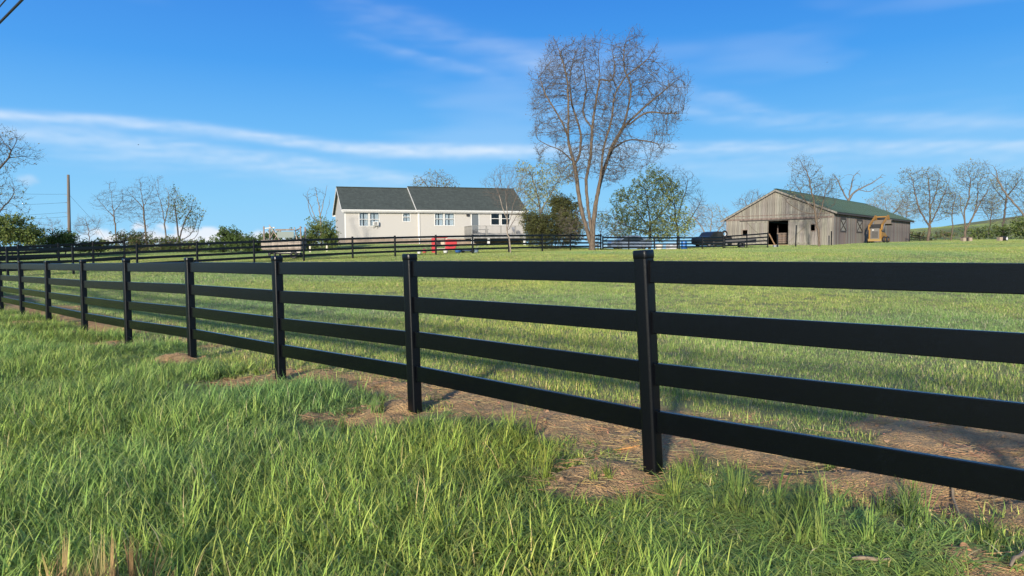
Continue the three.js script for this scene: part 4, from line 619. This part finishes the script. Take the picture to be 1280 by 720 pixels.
// ------------------------------------------------------------------ the barn
{
  const th = -39.6 * Math.PI / 180, O = V(35.7, 1.78, -80), barn = thing('barn', 'weathered grey board barn with green roof and dark doorway', 'barn', O, th);
  const wood = [0, 1, 2, 3, 4, 5].map(k => { const b = .86 + .055 * k; return mat(.31 * b, (.278 + .008 * (k % 3)) * b, (.24 + .01 * (k % 2)) * b, .9, { map: rep(woodT, .9, .35), bumpMap: rep(woodT, .9, .35), bumpScale: .008 }); });
  const brown = [0, 1, 2, 3, 4].map(k => { const b = .85 + .1 * k; return mat((.235 + .015 * (k % 2)) * b, .188 * b, (.152 + .009 * (k % 3)) * b, .9, { map: rep(woodT, .9, .35), bumpMap: rep(woodT, .9, .35), bumpScale: .008 }); });
  const greenM = mat(.035, .078, .056, .5, { map: rep(speckT, .3, .3) }), trimM = mat(.05, .045, .042, .8), inM = mat(.26, .215, .175, .95, { map: rep(woodT, .9, .35) });
  const r = RNG(5), BW = 12.4, XR = -6.35, EL = 3.15, ER = 3.62, RD = 6.3, LEN = 40;
  const WX = px => { const s = (px - 640) / F; return -(35.7 - 80 * s) / (.77 + .638 * s); }, WY = (py, x) => { const d = 80 - .638 * x, px = 640 + F * (35.7 + .77 * x) / d; return (313.2 - .01 * (px - 640) - py) * d / F + 1.38 - 1.78; };
  const top = x => x < XR ? EL + (RD - EL) * (x + BW) / (XR + BW) : RD + (ER - RD) * (x - XR) / -XR;
  const dr = [WX(960), WX(986)], dt = 2.75, w1 = [WX(928), WX(936), 1.1, 1.75], w2 = [WX(1011), WX(1018.5), 1.5, 2.2];
  // front: upright boards, each its own piece, cut round the doorway and the two small windows
  const front = new MB().box(-BW, -.3, -.16, -BW + .14, EL - .1, -.03).box(-.14, -.3, -.16, -.003, ER - .1, -.03).box(dr[0] - .15, -.3, -.16, dr[0], dt + .2, -.03).box(dr[1], -.3, -.16, dr[1] + .15, dt + .2, -.03).box(-BW + .14, dt + .21, -.16, -.14, dt + .4, -.03).build('front_wall', inM, barn);
  for (let x = -BW; x < -.01;) {
    const w = Math.min(.2 + r() * .12, -x), c = x + w / 2, t = top(c) - .02, cuts = [[-.25 + r() * .06, t]];
    for (const [a, b, y0, y1] of [[dr[0], dr[1], -1, dt], [...w1], [...w2]]) if (c > a && c < b) { const [p] = cuts.splice(0, 1); if (y0 > p[0]) cuts.push([p[0], y0]); cuts.push([y1, p[1]]); if (y0 > p[0]) break; }
    for (const [y0, y1] of cuts) { const o = r() * .012; new MB().box(x + .004, y0, -.03, x + w - .004, y1, .004 + o).build('board', wood[Math.floor(r() * 6)], front); }
    x += w;
  }
  const tb = new MB(); tb.box(-BW - .02, dt + .16, .017, -.0, dt + .34, .05); tb.box(-BW - .02, dt + .62, .017, -.0, dt + .70, .04); tb.build('girt_board', brown[1], front);
  new MB().box(dr[0] - 3.4, dt + .04, .05, dr[1] + 3.4, dt + .14, .1).build('door_track', trimM, front);
  for (const s of [0, 1]) { // sliding doors pushed open, with diagonal braces
    const x0 = s ? dr[1] + .05 : dr[0] - 2.45, x1 = x0 + 2.4, d = new MB().box(x0, .03, .052, x1, dt + .02, .07).build('sliding_door', inM, front);
    for (let x = x0; x < x1 - .02; x += .24) new MB().box(x + .003, .02, .071, Math.min(x + .237, x1), dt, .083).build('board', wood[Math.floor(r() * 6)], d);
    new MB().bar(V(x0 + .05, s ? .3 : dt - .15, .1), V(x1 - .05, s ? dt - .15 : .3, .1), .03, .15, V(0, 0, 1)).box(x0, dt - .16, .084, x1, dt - .02, .11).box(x0, .05, .084, x1, .19, .11).build('brace', wood[2], d);
  }
  for (const [a, b, y0, y1] of [w1, w2]) { const f = new MB(); f.box(a - .1, y0 - .08, .017, b + .1, y0, .045).box(a - .1, y1, .017, b + .1, y1 + .08, .045).box(a - .1, y0, .017, a, y1, .044).box(b, y0, .017, b + .1, y1, .044); f.build('window', brown[3], barn); }
  // long side: boards and two stall doors with crossed upper halves
  const side = new MB().box(-.16, -.3, -LEN, -.03, ER - .1, -.16).build('side_wall', inM, barn);
  const SX = px => { const s = (px - 640) / F; return -(s * 80 - 35.7) / (.638 - .77 * s); };
  const sd = [[SX(1057), SX(1049.5)], [SX(1077.5), SX(1070)]];
  for (let z = -.005; z > -LEN;) { const w = Math.min(.22 + r() * .14, LEN + z), c = z - w / 2, o = r() * .014; if (!sd.some(([a, b]) => c > a && c < b)) new MB().box(-.03, -.25 + r() * .08, z - w + .005, .002 + o, ER - .06, z - .005).build('board', (r() < .5 ? brown : wood)[Math.floor(r() * 5)], side); z -= w; }
  sd.forEach(([a, b], k) => {
    const d = new MB().box(-.028, -.2, a + .01, -.006, 2.95, b - .01).build('stall_door', brown[0], side), m = (a + b) / 2;
    for (let z = a + .05; z < b - .1; z += .25) new MB().box(-.005, -.2, z, .014, 1.3, Math.min(z + .24, b - .03)).build('board', (k ? wood : brown)[Math.floor(r() * 5)], d);
    const q = new MB(); q.box(-.004, 2.75, a, .05, 2.95, b).box(-.004, 1.32, a, .049, 1.5, b).box(-.004, 1.5, a, .048, 2.75, a + .14).box(-.004, 1.5, b - .14, .048, 2.75, b).bar(V(.04, 1.5, a + .1), V(.04, 2.75, b - .1), .03, .11, V(1, 0, 0)).bar(V(.055, 1.5, b - .1), V(.055, 2.75, a + .1), .03, .11, V(1, 0, 0)); q.build('cross_brace', trimM, d);
    new MB().box(-.005, 1.5, a + .14, .002, 2.75, b - .14).build('upper_panel', wood[5], d);
  });
  // far sides and roof
  new MB().box(-BW, -.3, -LEN, -BW + .15, EL - .1, -.16).build('side_wall', inM, barn);
  const back = new THREE.Shape([[-BW, -.3], [0, -.3], [0, ER - .05], [XR, RD - .05], [-BW, EL - .05]].map(p => new THREE.Vector2(...p))), bg = mesh('back_wall', new THREE.ExtrudeGeometry(back, { depth: .15, bevelEnabled: false }), inM, barn); bg.position.z = -LEN - .15;
  new MB().box(-BW, -.32, -LEN, 0, -.02, -.03).build('floor', mat(.30, .2, .13, .95), barn);
  const sl = (ER - RD) / -XR, sL = (RD - EL) / (XR + BW), oR = .45, oL = .55, zf = .4, zb = -LEN - .4, rf = new MB();
  rf.slab(V(oR, ER + sl * oR + .1, zf), V(oR, ER + sl * oR + .1, zb), V(XR, RD + .1, zb), V(XR, RD + .1, zf), .07); rf.slab(V(XR, RD + .1, zf), V(XR, RD + .1, zb), V(-BW - oL, EL - sL * oL + .1, zb), V(-BW - oL, EL - sL * oL + .1, zf), .07);
  const roof = rf.build('roof', greenM, barn);
  const fa = new MB(); fa.bar(V(oR, ER + sl * oR - .05, zf - .02), V(XR, RD - .05, zf - .02), .05, .2).bar(V(-BW - oL, EL - sL * oL - .05, zf - .02), V(XR, RD - .05, zf - .02), .05, .2); fa.build('rake_board', wood[1], roof);
  new MB().box(oR - .04, ER + sl * oR - .16, zb, oR + .01, ER + sl * oR + .025, zf - .05).build('fascia', trimM, roof);
  const rb = new MB(); for (let z = zf - .2; z > zb; z -= .6) { rb.bar(V(oR, ER + sl * oR + .115, z), V(XR + .1, RD + .115, z), .05, .03); } rb.build('standing_seams', greenM, roof); roof.children[roof.children.length - 1].userData.kind = 'stuff';
  new MB().bar(V(XR, RD + .13, zf), V(XR, RD + .13, zb), .35, .05).build('ridge_cap', greenM, roof);
  // inside the doorway
  const at = (x, y, z) => V(x, y, z).applyAxisAngle(V(0, 1, 0), th).add(O);
  { const g = thing('stall_partition', 'brown board stall partition inside the barn doorway', 'partition', at((dr[0] + dr[1]) / 2 + .4, -.02, -3), th); for (let k = 0; k < 5; k++) new MB().box(-1.6, .15 + k * .26, 0, 1.6, .38 + k * .26, .05).build('board', brown[k], g); for (const x of [-1.6, 0, 1.5]) new MB().box(x, 0, -.1, x + .12, 2.4, -.002).build('post', brown[2], g); }
  { const b = G(961, 73), t = thing('leaning_plank', 'pale plank leaning against the corral post by the barn doorway', 'plank', G(970, 73.6), 0); const e = b.clone().add(V(0, 1.35, .05)).sub(t.position); new MB().bar(V(0, 0, 0), e, .1, .07).build('plank', mat(.50, .30, .17, .8, { map: woodT }), t); new MB().box(-.28, -.02, -.15, .22, .22, .15).build('shovel_blade', steelM, t); }
}
// single posts by the barn
{
  const lone = (px, d, h, label, lean = 0) => { const b = G(px, d), o = thing('fence_post', label, 'post', b, 0, 'single posts by the barn'), m = mesh('post', postG, blackM, o); m.scale.set(1.15, h + .2, 1.15); m.position.y = h / 2 - .1; const c = mesh('post_cap', capG, blackM, o); c.position.y = h - .006; c.scale.set(1.15, 1, 1.15); o.rotation.z = lean; };
  lone(972, 72.4, 1.25, 'short black post left of the open barn doorway'.replace('left of', 'at the edge of')); lone(994.5, 73, 2.15, 'tall black post standing before the sliding barn door', -.03); lone(1039, 78.5, 1.5, 'black post at the front corner of the barn');
}
// ------------------------------------------------------------------ skid loader by the barn
{
  const yel = mat(.36, .185, .035, .55, { map: rep(speckT, 1, 1) }), blk = mat(.018, .018, .02, .6), gry = mat(.16, .15, .14, .6), p = G(1098, 88), o = thing('skid_loader', 'yellow skid loader with raised arms parked beside the barn', 'loader', p, .8);
  // own axes: +x forward, z across
  const prof = (pts, z0, z1, name, m, par = o) => { const s = new THREE.Shape(pts.map(q => new THREE.Vector2(...q))), g = new THREE.ExtrudeGeometry(s, { depth: z1 - z0 - .06, bevelEnabled: true, bevelSize: .03, bevelThickness: .03, bevelSegments: 2 }), x = mesh(name, g, m, par); x.position.z = z0 + .03; return x; };
  prof([[-1.25, .35], [1.0, .35], [1.1, .75], [.5, .95], [.4, 1.15], [-.4, 1.25], [-1.2, 1.3], [-1.3, .9]], -.72, .72, 'body', yel);
  prof([[-.75, 1.25], [.6, 1.1], [.7, 1.3], [.35, 2.15], [-.65, 2.2]], -.5, .5, 'cab', blk);
  new MB().box(-.7, 2.2, -.55, .45, 2.27, .55).build('cab_roof', blk, o);
  for (const z of [-.51, .51]) { new MB().quad(V(-.55, 1.35, z), V(.4, 1.35, z), V(.25, 2.05, z), V(-.5, 2.05, z)).build('cab_window', glassM, o); }
  const rd = new MB().box(-1.36, .5, -.5, -1.3, 1.75, .5).build('rear_door', gry, o); for (let k = 0; k < 8; k++) new MB().box(-1.375, .62 + k * .1, -.38, -1.361, .67 + k * .1, .38).build('grille_slat', blk, rd);
  new MB().box(-1.37, 1.5, -.3, -1.361, 1.62, -.12).build('reflector', whiteM, rd);
  new MB().box(-1.34, 1.76, -.6, -.9, 1.95, .6).build('engine_hood', blk, o); for (const z of [-.68, .52]) new MB().box(-1.38, .45, z, -1.0, 1.7, z + .16).build('rear_guard', yel, o);
  new MB().box(-1.44, .2, -.75, -1.25, .48, .75).build('bumper', mat(.30, .2, .07, .7), o);
  const tyre = new THREE.TorusGeometry(.27, .13, 8, 20), rim = new THREE.CylinderGeometry(.2, .2, .2, 14).rotateX(Math.PI / 2);
  for (const x of [-.78, .55]) for (const z of [-.88, .88]) { const w = mesh('wheel', tyre, blk, o); w.position.set(x, .4, z); w.scale.z = 1.25; const rm = mesh('rim', rim, yel, w); rm.position.z = 0; }
  for (const z of [-.72, .72]) { const t = new MB(); t.bar(V(-1.15, 1.55, z), V(-1.0, 2.2, z), .2, .26).bar(V(-1.1, 2.1, z), V(1.15, 3.3, z), .18, .24).bar(V(1.1, 3.33, z), V(1.45, 2.9, z), .17, .2); t.build('lift_arm', yel, o); new MB().tube([V(-.7, 1.45, z * .92), V(.3, 2.62, z * .92)], [.06, .045], 8).build('lift_cylinder', steelM, o); }
  new MB().bar(V(1.1, 3.2, -.62), V(1.1, 3.2, .62), .16, .14).build('cross_tube', yel, o);
  prof([[1.4, 2.35], [1.5, 2.8], [1.8, 2.85], [1.9, 2.78], [1.6, 2.72], [1.55, 2.4], [2.2, 2.25], [2.15, 2.19]], -.95, .95, 'bucket', mat(.15, .12, .09, .7));
}
// ------------------------------------------------------------------ vehicles and clutter in the yard
function car(name, label, cat, p, turn, paint, prof, glass, wheelsX, wid, extra) {
  const o = thing(name, label, cat, p, turn), ex = (pts, w, b) => { const s = new THREE.Shape(); s.moveTo(...pts[0]); const n = pts.length; for (let k = 1; k <= n; k++) { const a = pts[k % n], b = pts[(k + 1) % n]; s.lineTo(a[0] * .8 + pts[k - 1][0] * .2, a[1] * .8 + pts[k - 1][1] * .2); if (k < n) s.quadraticCurveTo(a[0], a[1], a[0] * .8 + b[0] * .2, a[1] * .8 + b[1] * .2); } const g = new THREE.ExtrudeGeometry(s, { depth: w - 2 * b, bevelEnabled: true, bevelSize: b, bevelThickness: b, bevelSegments: 4, curveSegments: 60 }); g.translate(0, 0, -w / 2 + b); return g; };
  mesh('body', ex(prof, wid, .1), paint, o); const gm = mat(.02, .026, .03, .08, { specularIntensity: 1 }); mesh('windows', ex(glass, wid + .012, .03), gm, o);
  const blk = mat(.015, .015, .016, .8), tg = new THREE.TorusGeometry(.24, .085, 8, 22), rg = new THREE.CylinderGeometry(.18, .18, .17, 16).rotateX(Math.PI / 2);
  for (const x of wheelsX) for (const z of [-wid / 2 + .08, wid / 2 - .08]) { const w = mesh('wheel', tg, blk, o); w.position.set(x, .32, z); mesh('rim', rg, steelM, w); }
  if (extra) extra(o); return o;
}
{
  car('parked_car', 'silver blue sedan parked behind the yard fence', 'car', G(787, 78), .12, mat(.24, .29, .37, .35, { metalness: .2, clearcoat: .6, clearcoatRoughness: .1 }),
    [[-2.15, .35], [-2.2, .7], [-1.95, .9], [-1.3, .98], [-.6, 1.38], [.2, 1.46], [.9, 1.38], [1.5, 1.05], [2.05, 1.0], [2.15, .8], [2.1, .35], [1.2, .22], [-1.2, .22]], [[-1.2, 1.0], [-.58, 1.33], [.2, 1.41], [.86, 1.33], [1.35, 1.05], [.4, .98], [-.6, .97]], [-1.3, 1.3], 1.75,
    o => { for (const z of [-.6, .6]) { new MB().box(2.13, .72, z - .14, 2.22, .86, z + .14).build('tail_light', mat(.4, .02, .02, .3), o); new MB().box(-2.26, .62, z - .16, -2.15, .76, z + .16).build('headlight', whiteM, o); } });
  car('pickup_truck', 'black pickup truck parked beside the barn corral', 'truck', G(890, 86), .6, mat(.01, .011, .013, .35, { clearcoat: .4, clearcoatRoughness: .15 }),
    [[-2.5, .45], [-2.55, .95], [-2.4, 1.12], [-1.3, 1.2], [-.7, 1.72], [.1, 1.8], [.75, 1.72], [.9, 1.18], [2.4, 1.18], [2.5, 1.0], [2.45, .45], [1.3, .3], [-1.4, .3]], [[-1.15, 1.22], [-.66, 1.66], [.1, 1.74], [.68, 1.66], [.78, 1.22], [-.2, 1.18]], [-1.55, 1.5], 1.85,
    o => { for (const z of [-.65, .65]) new MB().box(-2.62, .75, z - .17, -2.5, .95, z + .17).build('headlight', whiteM, o); });
  { const o = thing('utility_trailer', 'low dark trailer standing beside the corral fence', 'trailer', G(924, 75), -.2), m = mat(.03, .03, .034, .6); new MB().box(-1.6, .5, -.8, 1.6, .6, .8).build('bed', m, o); for (const z of [-.8, .76]) new MB().box(-1.6, .6, z, 1.6, .95, z + .04).build('side_board', m, o); const tg = new THREE.TorusGeometry(.22, .09, 8, 20); for (const z of [-.92, .92]) { const w = mesh('wheel', tg, m, o); w.position.set(.2, .3, z); } new MB().bar(V(-1.6, .55, 0), V(-2.7, .5, 0), .1, .1).bar(V(-2.55, 0, 0), V(-2.55, .7, 0), .07, .07).build('tongue', m, o); }
  { const p = G(905.5, 70.2), o = thing('spare_tyre', 'black tyre with white rim perched on the corral post', 'tyre', p.clone().add(V(0, 1.42, .05)), .5); mesh('tyre', new THREE.TorusGeometry(.27, .1, 10, 26), mat(.014, .014, .015, .8), o); mesh('rim', new THREE.TorusGeometry(.165, .03, 8, 22), whiteM, o); }
  { const o = thing('blue_barrel', 'blue plastic barrel behind the yard fence', 'barrel', G(855, 71), 0), pr = [[0, 0], [.26, 0], [.29, .05], [.29, .28], [.305, .3], [.29, .32], [.29, .58], [.305, .6], [.29, .62], [.28, .86], [.24, .9], [0, .9]].map(q => new THREE.Vector2(...q)); mesh('drum', new THREE.LatheGeometry(pr, 18), mat(.02, .14, .42, .4), o); }
  [[824, 71.5, 'white feed tub behind the yard fence', .7, .55, whiteM], [839, 71, 'pale grey crate behind the yard fence', .75, .6, mat(.5, .5, .52, .6)]].forEach(([px, d, label, w, h, m], k) => { const o = thing(k ? 'crate' : 'feed_tub', label, k ? 'crate' : 'tub', G(px, d), .3); if (k) { for (let j = 0; j < 3; j++) { new MB().box(-w / 2, .05 + j * .2, w / 2 - .03, w / 2, .2 + j * .2, w / 2).build('slat', m, o); new MB().box(-w / 2, .05 + j * .2, -w / 2, w / 2, .2 + j * .2, -w / 2 + .03).build('slat', m, o); } for (const x of [-w / 2, w / 2 - .03]) new MB().box(x, .04, -w / 2 + .031, x + .03, .62, w / 2 - .031).build('end_panel', m, o); new MB().box(-w / 2 + .03, .02, -w / 2 + .03, w / 2 - .03, .05, w / 2 - .03).build('base', m, o); } else mesh('tub', new THREE.LatheGeometry([[0, 0], [.3, 0], [.4, h], [.43, h], [.43, h + .03], [.38, h + .03], [.28, .05], [0, .05]].map(q => new THREE.Vector2(...q)), 20), m, o); });
  // toys on the grass below the house
  const red = mat(.45, .025, .03, .4), pink = mat(.48, .11, .08, .5), blue = mat(.05, .16, .45, .5), tan = mat(.5, .42, .33, .6);
  { const o = thing('play_set', 'red and tan plastic play set on the house lawn', 'play set', G(552, 54), .15), S = 54 / F; const q = (px) => (px - 552) * S;
    for (const z of [-.5, .5]) new MB().box(q(540), 0, z - .09, q(543.6), 1.1, z + .09).build('post', red, o); for (const z of [-.5, .5]) new MB().box(q(556.5), 0, z - .06, q(558.5), 1.1, z + .06).build('post', tan, o);
    new MB().box(q(543), 1.1, -.6, q(559), 1.2, .6).build('roof', red, o); new MB().box(q(545), .62, -.45, q(556), .95, -.4).build('back_panel', tan, o); new MB().box(q(544), .25, -.45, q(556), .33, .45).build('platform', tan, o);
    const s = new THREE.Shape(); s.moveTo(q(557), .3); s.lineTo(q(566), .28); s.quadraticCurveTo(q(570), .4, q(570), .7); s.lineTo(q(570), .93); s.lineTo(q(557), .95); const g = new THREE.ExtrudeGeometry(s, { depth: .6, bevelEnabled: true, bevelSize: .04, bevelThickness: .04, bevelSegments: 3 }); const m = mesh('cabin', g, red, o); m.position.z = -.05; new MB().box(q(560), .45, .6, q(566), .6, .62).build('cabin_window', mat(.2, .02, .02, .4), o); }
  { const o = thing('play_ball', 'orange ball lying on the lawn beside the play set', 'ball', G(530.5, 53)); const g = new THREE.SphereGeometry(.17, 20, 14); g.translate(0, .16, 0); mesh('ball', g, pink, o); }
  const tub = (px, d, label, m, w, h) => { const o = thing('toy_tub', label, 'tub', G(px, d), px, 'small tubs on the house lawn'); mesh('tub', new THREE.LatheGeometry([[0, 0], [w * .4, 0], [w * .5, h], [w * .53, h], [w * .53, h + .02], [w * .46, h + .02], [w * .37, .04], [0, .04]].map(q => new THREE.Vector2(...q)), 16), m, o); };
  tub(524, 51.5, 'white bucket lying near the orange ball', whiteM, .3, .22); tub(557, 52.5, 'white tub in front of the play set', whiteM, .34, .2); tub(573, 53, 'blue tub past the red play cabin', blue, .5, .2); tub(595, 53.6, 'pale blue tub before the deck', mat(.3, .4, .5, .5), .4, .22);
  { const o = thing('toy_wagon', 'small dark toy wagon on the lawn before the deck', 'toy', G(584, 53.4), .2), m = mat(.05, .08, .14, .5); new MB().box(-.45, .12, -.22, .45, .17, .22).box(-.45, .17, -.22, .45, .32, -.19).box(-.45, .17, .19, .45, .32, .22).build('tray', m, o); for (const x of [-.3, .3]) for (const z of [-.25, .25]) { const w = mesh('wheel', new THREE.TorusGeometry(.06, .03, 6, 14), darkM, o); w.position.set(x, .09, z); } new MB().bar(V(.45, .16, 0), V(.85, .5, 0), .03, .03).build('handle', steelM, o); }
  // farm wagon
  { const d = 45.5, S = d / F, p = G(356, d), o = thing('farm_wagon', 'old plank farm wagon loaded with lumber behind the paddock fence', 'wagon', p, .08), q = px => (px - 356) * S, m = mat(.47, .39, .32, .85, { map: woodT }), m2 = mat(.30, .24, .2, .85, { map: woodT }), wh = mat(.62, .58, .5, .7);
    for (let k = 0; k < 3; k++) { new MB().box(q(331.5), .62 + k * .19, .75, q(379), .79 + k * .19, .79).build('side_plank', m, o); new MB().box(q(332), .62 + k * .19, -.79, q(379), .79 + k * .19, -.75).build('side_plank', m, o); } new MB().box(q(332), .55, -.74, q(379), .61, .74).build('bed', m2, o); for (const x of [332, 377.6]) new MB().box(q(x), .62, -.74, q(x) + .05, 1.15, .74).build('end_board', m, o);
    new MB().box(q(335), .36, .6, q(378), .46, .66).build('sill_beam', wh, o); new MB().box(q(338), .28, -.5, q(376), .36, .5).build('chassis', darkM, o); const tg = new THREE.TorusGeometry(.17, .075, 8, 18); for (const x of [344, 370]) for (const z of [-.68, .68]) { const w = mesh('wheel', tg, darkM, o); w.position.set(q(x), .22, z); }
    for (const x of [335, 379]) for (const z of [-.7, .7]) new MB().box(q(x) - .04, .6, z - .04, q(x) + .04, 2.0, z + .04).build('stake', m2, o);
    new MB().box(q(348), 1.74, .5, q(370), 1.84, .58).build('cross_beam', m2, o); new MB().box(q(350), 1.3, .5, q(370), 1.68, .53).build('panel', mat(.2, .24, .22, .7), o);
    const lum = (x0, y0, z0, x1, y1, z1, mm) => new MB().bar(V(q(x0), y0, z0), V(q(x1), y1, z1), .09, .05).build('lumber', mm, o); lum(356, .8, .3, 340, 2.1, .4, m); lum(338, 1.1, .1, 345, 1.75, .2, m2); lum(373, 1.1, .3, 370, 1.95, .3, m); lum(342, 1.15, -.2, 352, 1.8, -.1, m2); lum(334, 1.9, .2, 346, 1.95, .25, wh); lum(370, 1.75, 0, 378, 1.95, .1, m2);
  }
  for (const [px, d] of [[387.5, 58], [408.5, 60]]) { const o = thing('marker_stake', px < 400 ? 'short pale stake in the grass between wagon and rounded bush' : 'short pale stake in the grass in front of the rounded bush', 'stake', G(px, d), .3, 'pale stakes by the bush'); new MB().box(-.06, -.1, -.06, .06, .62, .06).build('stake', mat(.66, .6, .45, .7), o); }
  // blocks far across the field
  { const o = thing('field_block', 'dark low box with two pale ends on the far field', 'box', G(1208, 92), .1), pale = mat(.33, .26, .19, .8); for (const x of [-.42, .42]) new MB().box(x - .2, 0, -.25, x + .2, .46, .25).build('end_block', pale, o); new MB().box(-.6, .47, -.25, .6, .56, .25).build('lid', mat(.1, .08, .07, .8), o); new MB().box(-.19, .1, -.2, .19, .46, .1).build('core', darkM, o); }
  { const o = thing('field_block', 'pale block beside a black drum with white end on the far field', 'block', G(1249.5, 92), .1); new MB().box(-.2, 0, -.25, .22, .48, .25).build('block', mat(.33, .26, .19, .8), o); const b = thing('black_drum', 'black drum with a white end lying beside the pale block', 'drum', G(1255.5, 92), .5), g = new THREE.CylinderGeometry(.28, .28, .6, 20).rotateX(Math.PI / 2); const m = mesh('drum', g, darkM, b); m.position.y = .28; const e = mesh('drum_end', new THREE.CylinderGeometry(.2, .2, .02, 20).rotateX(Math.PI / 2), whiteM, b); e.position.set(0, .28, .31); }
}
// ------------------------------------------------------------------ pole and wires
{
  const poleM = mat(.22, .18, .15, .9, { map: barkT }), wireM = mat(.02, .02, .022, .5);
  const p = G(87, 84), o = thing('utility_pole', 'bare wooden utility pole standing over the hedgerow shrubs', 'pole', p), top = P(85.3, 218.5, 84).sub(p);
  new MB().tube([V(0, -.5, 0), top.clone().multiplyScalar(.5), top], [.19, .165, .14], 12).build('shaft', poleM, o);
  const mid = k => top.clone().multiplyScalar(k); for (const k of [.72, .62, .48]) new MB().tube([mid(k), mid(k).add(V(-.35, .05, .1))], .03, 6).build('bracket', steelM, o);
  new MB().tube([mid(.74), P(118, 278, 80).sub(p), P(132, 300, 78.6).sub(p)], .012, 5).build('guy_wire', wireM, o);
  const ends = [[.74, 238], [.63, 256.5], [.5, 271], [.44, 276]];
  ends.forEach(([k, y], i) => { const a = p.clone().add(mid(k)), b = P(-60, y, 78), w = thing('power_line', ['highest thin power line running from the wooden pole', 'second thin power line running from the wooden pole', 'third thin power line running from the wooden pole', 'lowest thin power line running from the wooden pole'][i], 'wire', a, 0, 'lines on the wooden pole'), pts = []; for (let j = 0; j <= 10; j++) { const t = j / 10; pts.push(a.clone().lerp(b, t).sub(a).add(V(0, -.5 * 4 * t * (1 - t) * .3, 0))); } new MB().tube(pts, .012, 5).build('cable', wireM, w); });
  // roadside lines overhead, parallel to the fence, with their poles beyond the frame
  const mk = (px1, py1, px2, py2, d1, label, rad) => { const a = P(px1, py1, d1), v2 = P(px2, py2, 1).sub(camera.position), d2 = (a.y - camera.position.y) / v2.y, b = v2.multiplyScalar(d2).add(camera.position), dir = b.clone().sub(a).normalize(), s = a.clone().addScaledVector(dir, -34), e = a.clone().addScaledVector(dir, 30), w = thing('overhead_cable', label, 'wire', s, 0, 'roadside cables overhead'); s.y += .5; e.y += .5; const pts = []; for (let j = 0; j <= 24; j++) { const t = j / 24; pts.push(s.clone().lerp(e, t).sub(w.position).add(V(0, -.5 * 4 * t * (1 - t), 0))); } new MB().tube(pts, rad, 6).build('cable', wireM, w); return [s, e]; };
  const c1 = mk(0, 28, 28, 0, 16, 'thick dark cable crossing the sky above the verge', .028), c2 = mk(0, 8, 7, 0, 16, 'thinner dark cable running above the thick one', .016);
  for (const k of [0, 1]) { const b = c1[k], h = H(b.x, b.z), q = thing('roadside_pole', ['roadside pole carrying the overhead cables past the fence corner', 'roadside pole carrying the overhead cables behind the verge'][k], 'pole', V(b.x, h, b.z)), t = b.y - h + 1.2; new MB().tube([V(.12, -.4, .12), V(.12, t, .12)], [.17, .13], 12).build('shaft', poleM, q); new MB().bar(V(-.6, c2[k].y - h - .06, -.6), V(.6, c2[k].y - h - .06, .6), .1, .1).build('cross_arm', poleM, q); }
}
// ------------------------------------------------------------------ sticks on the bare earth
{
  const onG = (px, py) => { const q = P(px, py, 1).sub(camera.position); let k = -1.38 / q.y, v; for (let i = 0; i < 6; i++) { v = q.clone().multiplyScalar(k).add(camera.position); k *= (1.38 - H(v.x, v.z)) / (1.38 - v.y); } v = q.multiplyScalar(k).add(camera.position); v.y = H(v.x, v.z); return v; };
  const m = mat(.56, .40, .22, .85, { map: rep(woodT, 4, 1) }), m2 = mat(.36, .27, .18, .9, { map: rep(woodT, 4, 1) }), m3 = mat(.62, .30, .10, .8);
  const stick = (a, b, r, label, mm, lift = .01) => { const p = onG(...a), q = onG(...b), o = thing('stick', label, 'stick', p), rr = RNG(Math.round(a[0])), pts = []; for (let k = 0; k <= 5; k++) { const v = p.clone().lerp(q, k / 5).sub(p); v.y = H(p.x + v.x, p.z + v.z) - p.y + lift + (rr() - .5) * r; v.x += (rr() - .5) * r; pts.push(v); } new MB().tube(pts, [r * .7, r, r * .9, r, r * .8, r * .35], 6).build('wood', mm, o); };
  stick([1188, 606], [1199, 650], .008, 'pale splintered stick lying on bare earth under the lowest rail', m, .02); stick([1066, 706], [1112, 708], .01, 'short weathered stick among grass in front of the fence', m2, .03); stick([1262, 716], [1290, 690], .009, 'brown branch piece in grass beside the bare earth', m2, .03);
  stick([766, 564], [800, 562], .006, 'orange splinter beside the foot of the fence post', m3); stick([1150, 536], [1200, 520], .006, 'thin pale twig on the earth behind the fence', m); stick([1190, 528], [1270, 540], .007, 'long grey twig on the earth behind the fence', m2); stick([985, 560], [1030, 552], .005, 'short pale twig behind the lowest rail', m);
  // two small birds high in the air
  const bm = mat(.03, .03, .035, .8); [[173, 181, 60], [1034, 78, 90]].forEach(([px, py, d], k) => { const o = thing('bird', ['small dark bird gliding below the long cirrus streak', 'tiny dark bird high above the barn'][k], 'bird', P(px, py, d), .6); const q = new MB(); q.tube([V(-.12, 0, 0), V(-.05, 0, 0), V(.06, .01, 0), V(.12, .01, 0)], [.005, .03, .028, .008], 8); for (const s of [-1, 1]) { q.slab(V(-.04, .01, 0), V(.05, .012, 0), V(.02, .06, s * .14), V(-.03, .06, s * .14), .006); q.slab(V(-.03, .06, s * .14), V(.02, .06, s * .14), V(-.05, .04, s * .27), V(-.06, .04, s * .27), .005); } q.build('body', bm, o); o.scale.setScalar(.55); });
}
renderer.render(scene, camera);
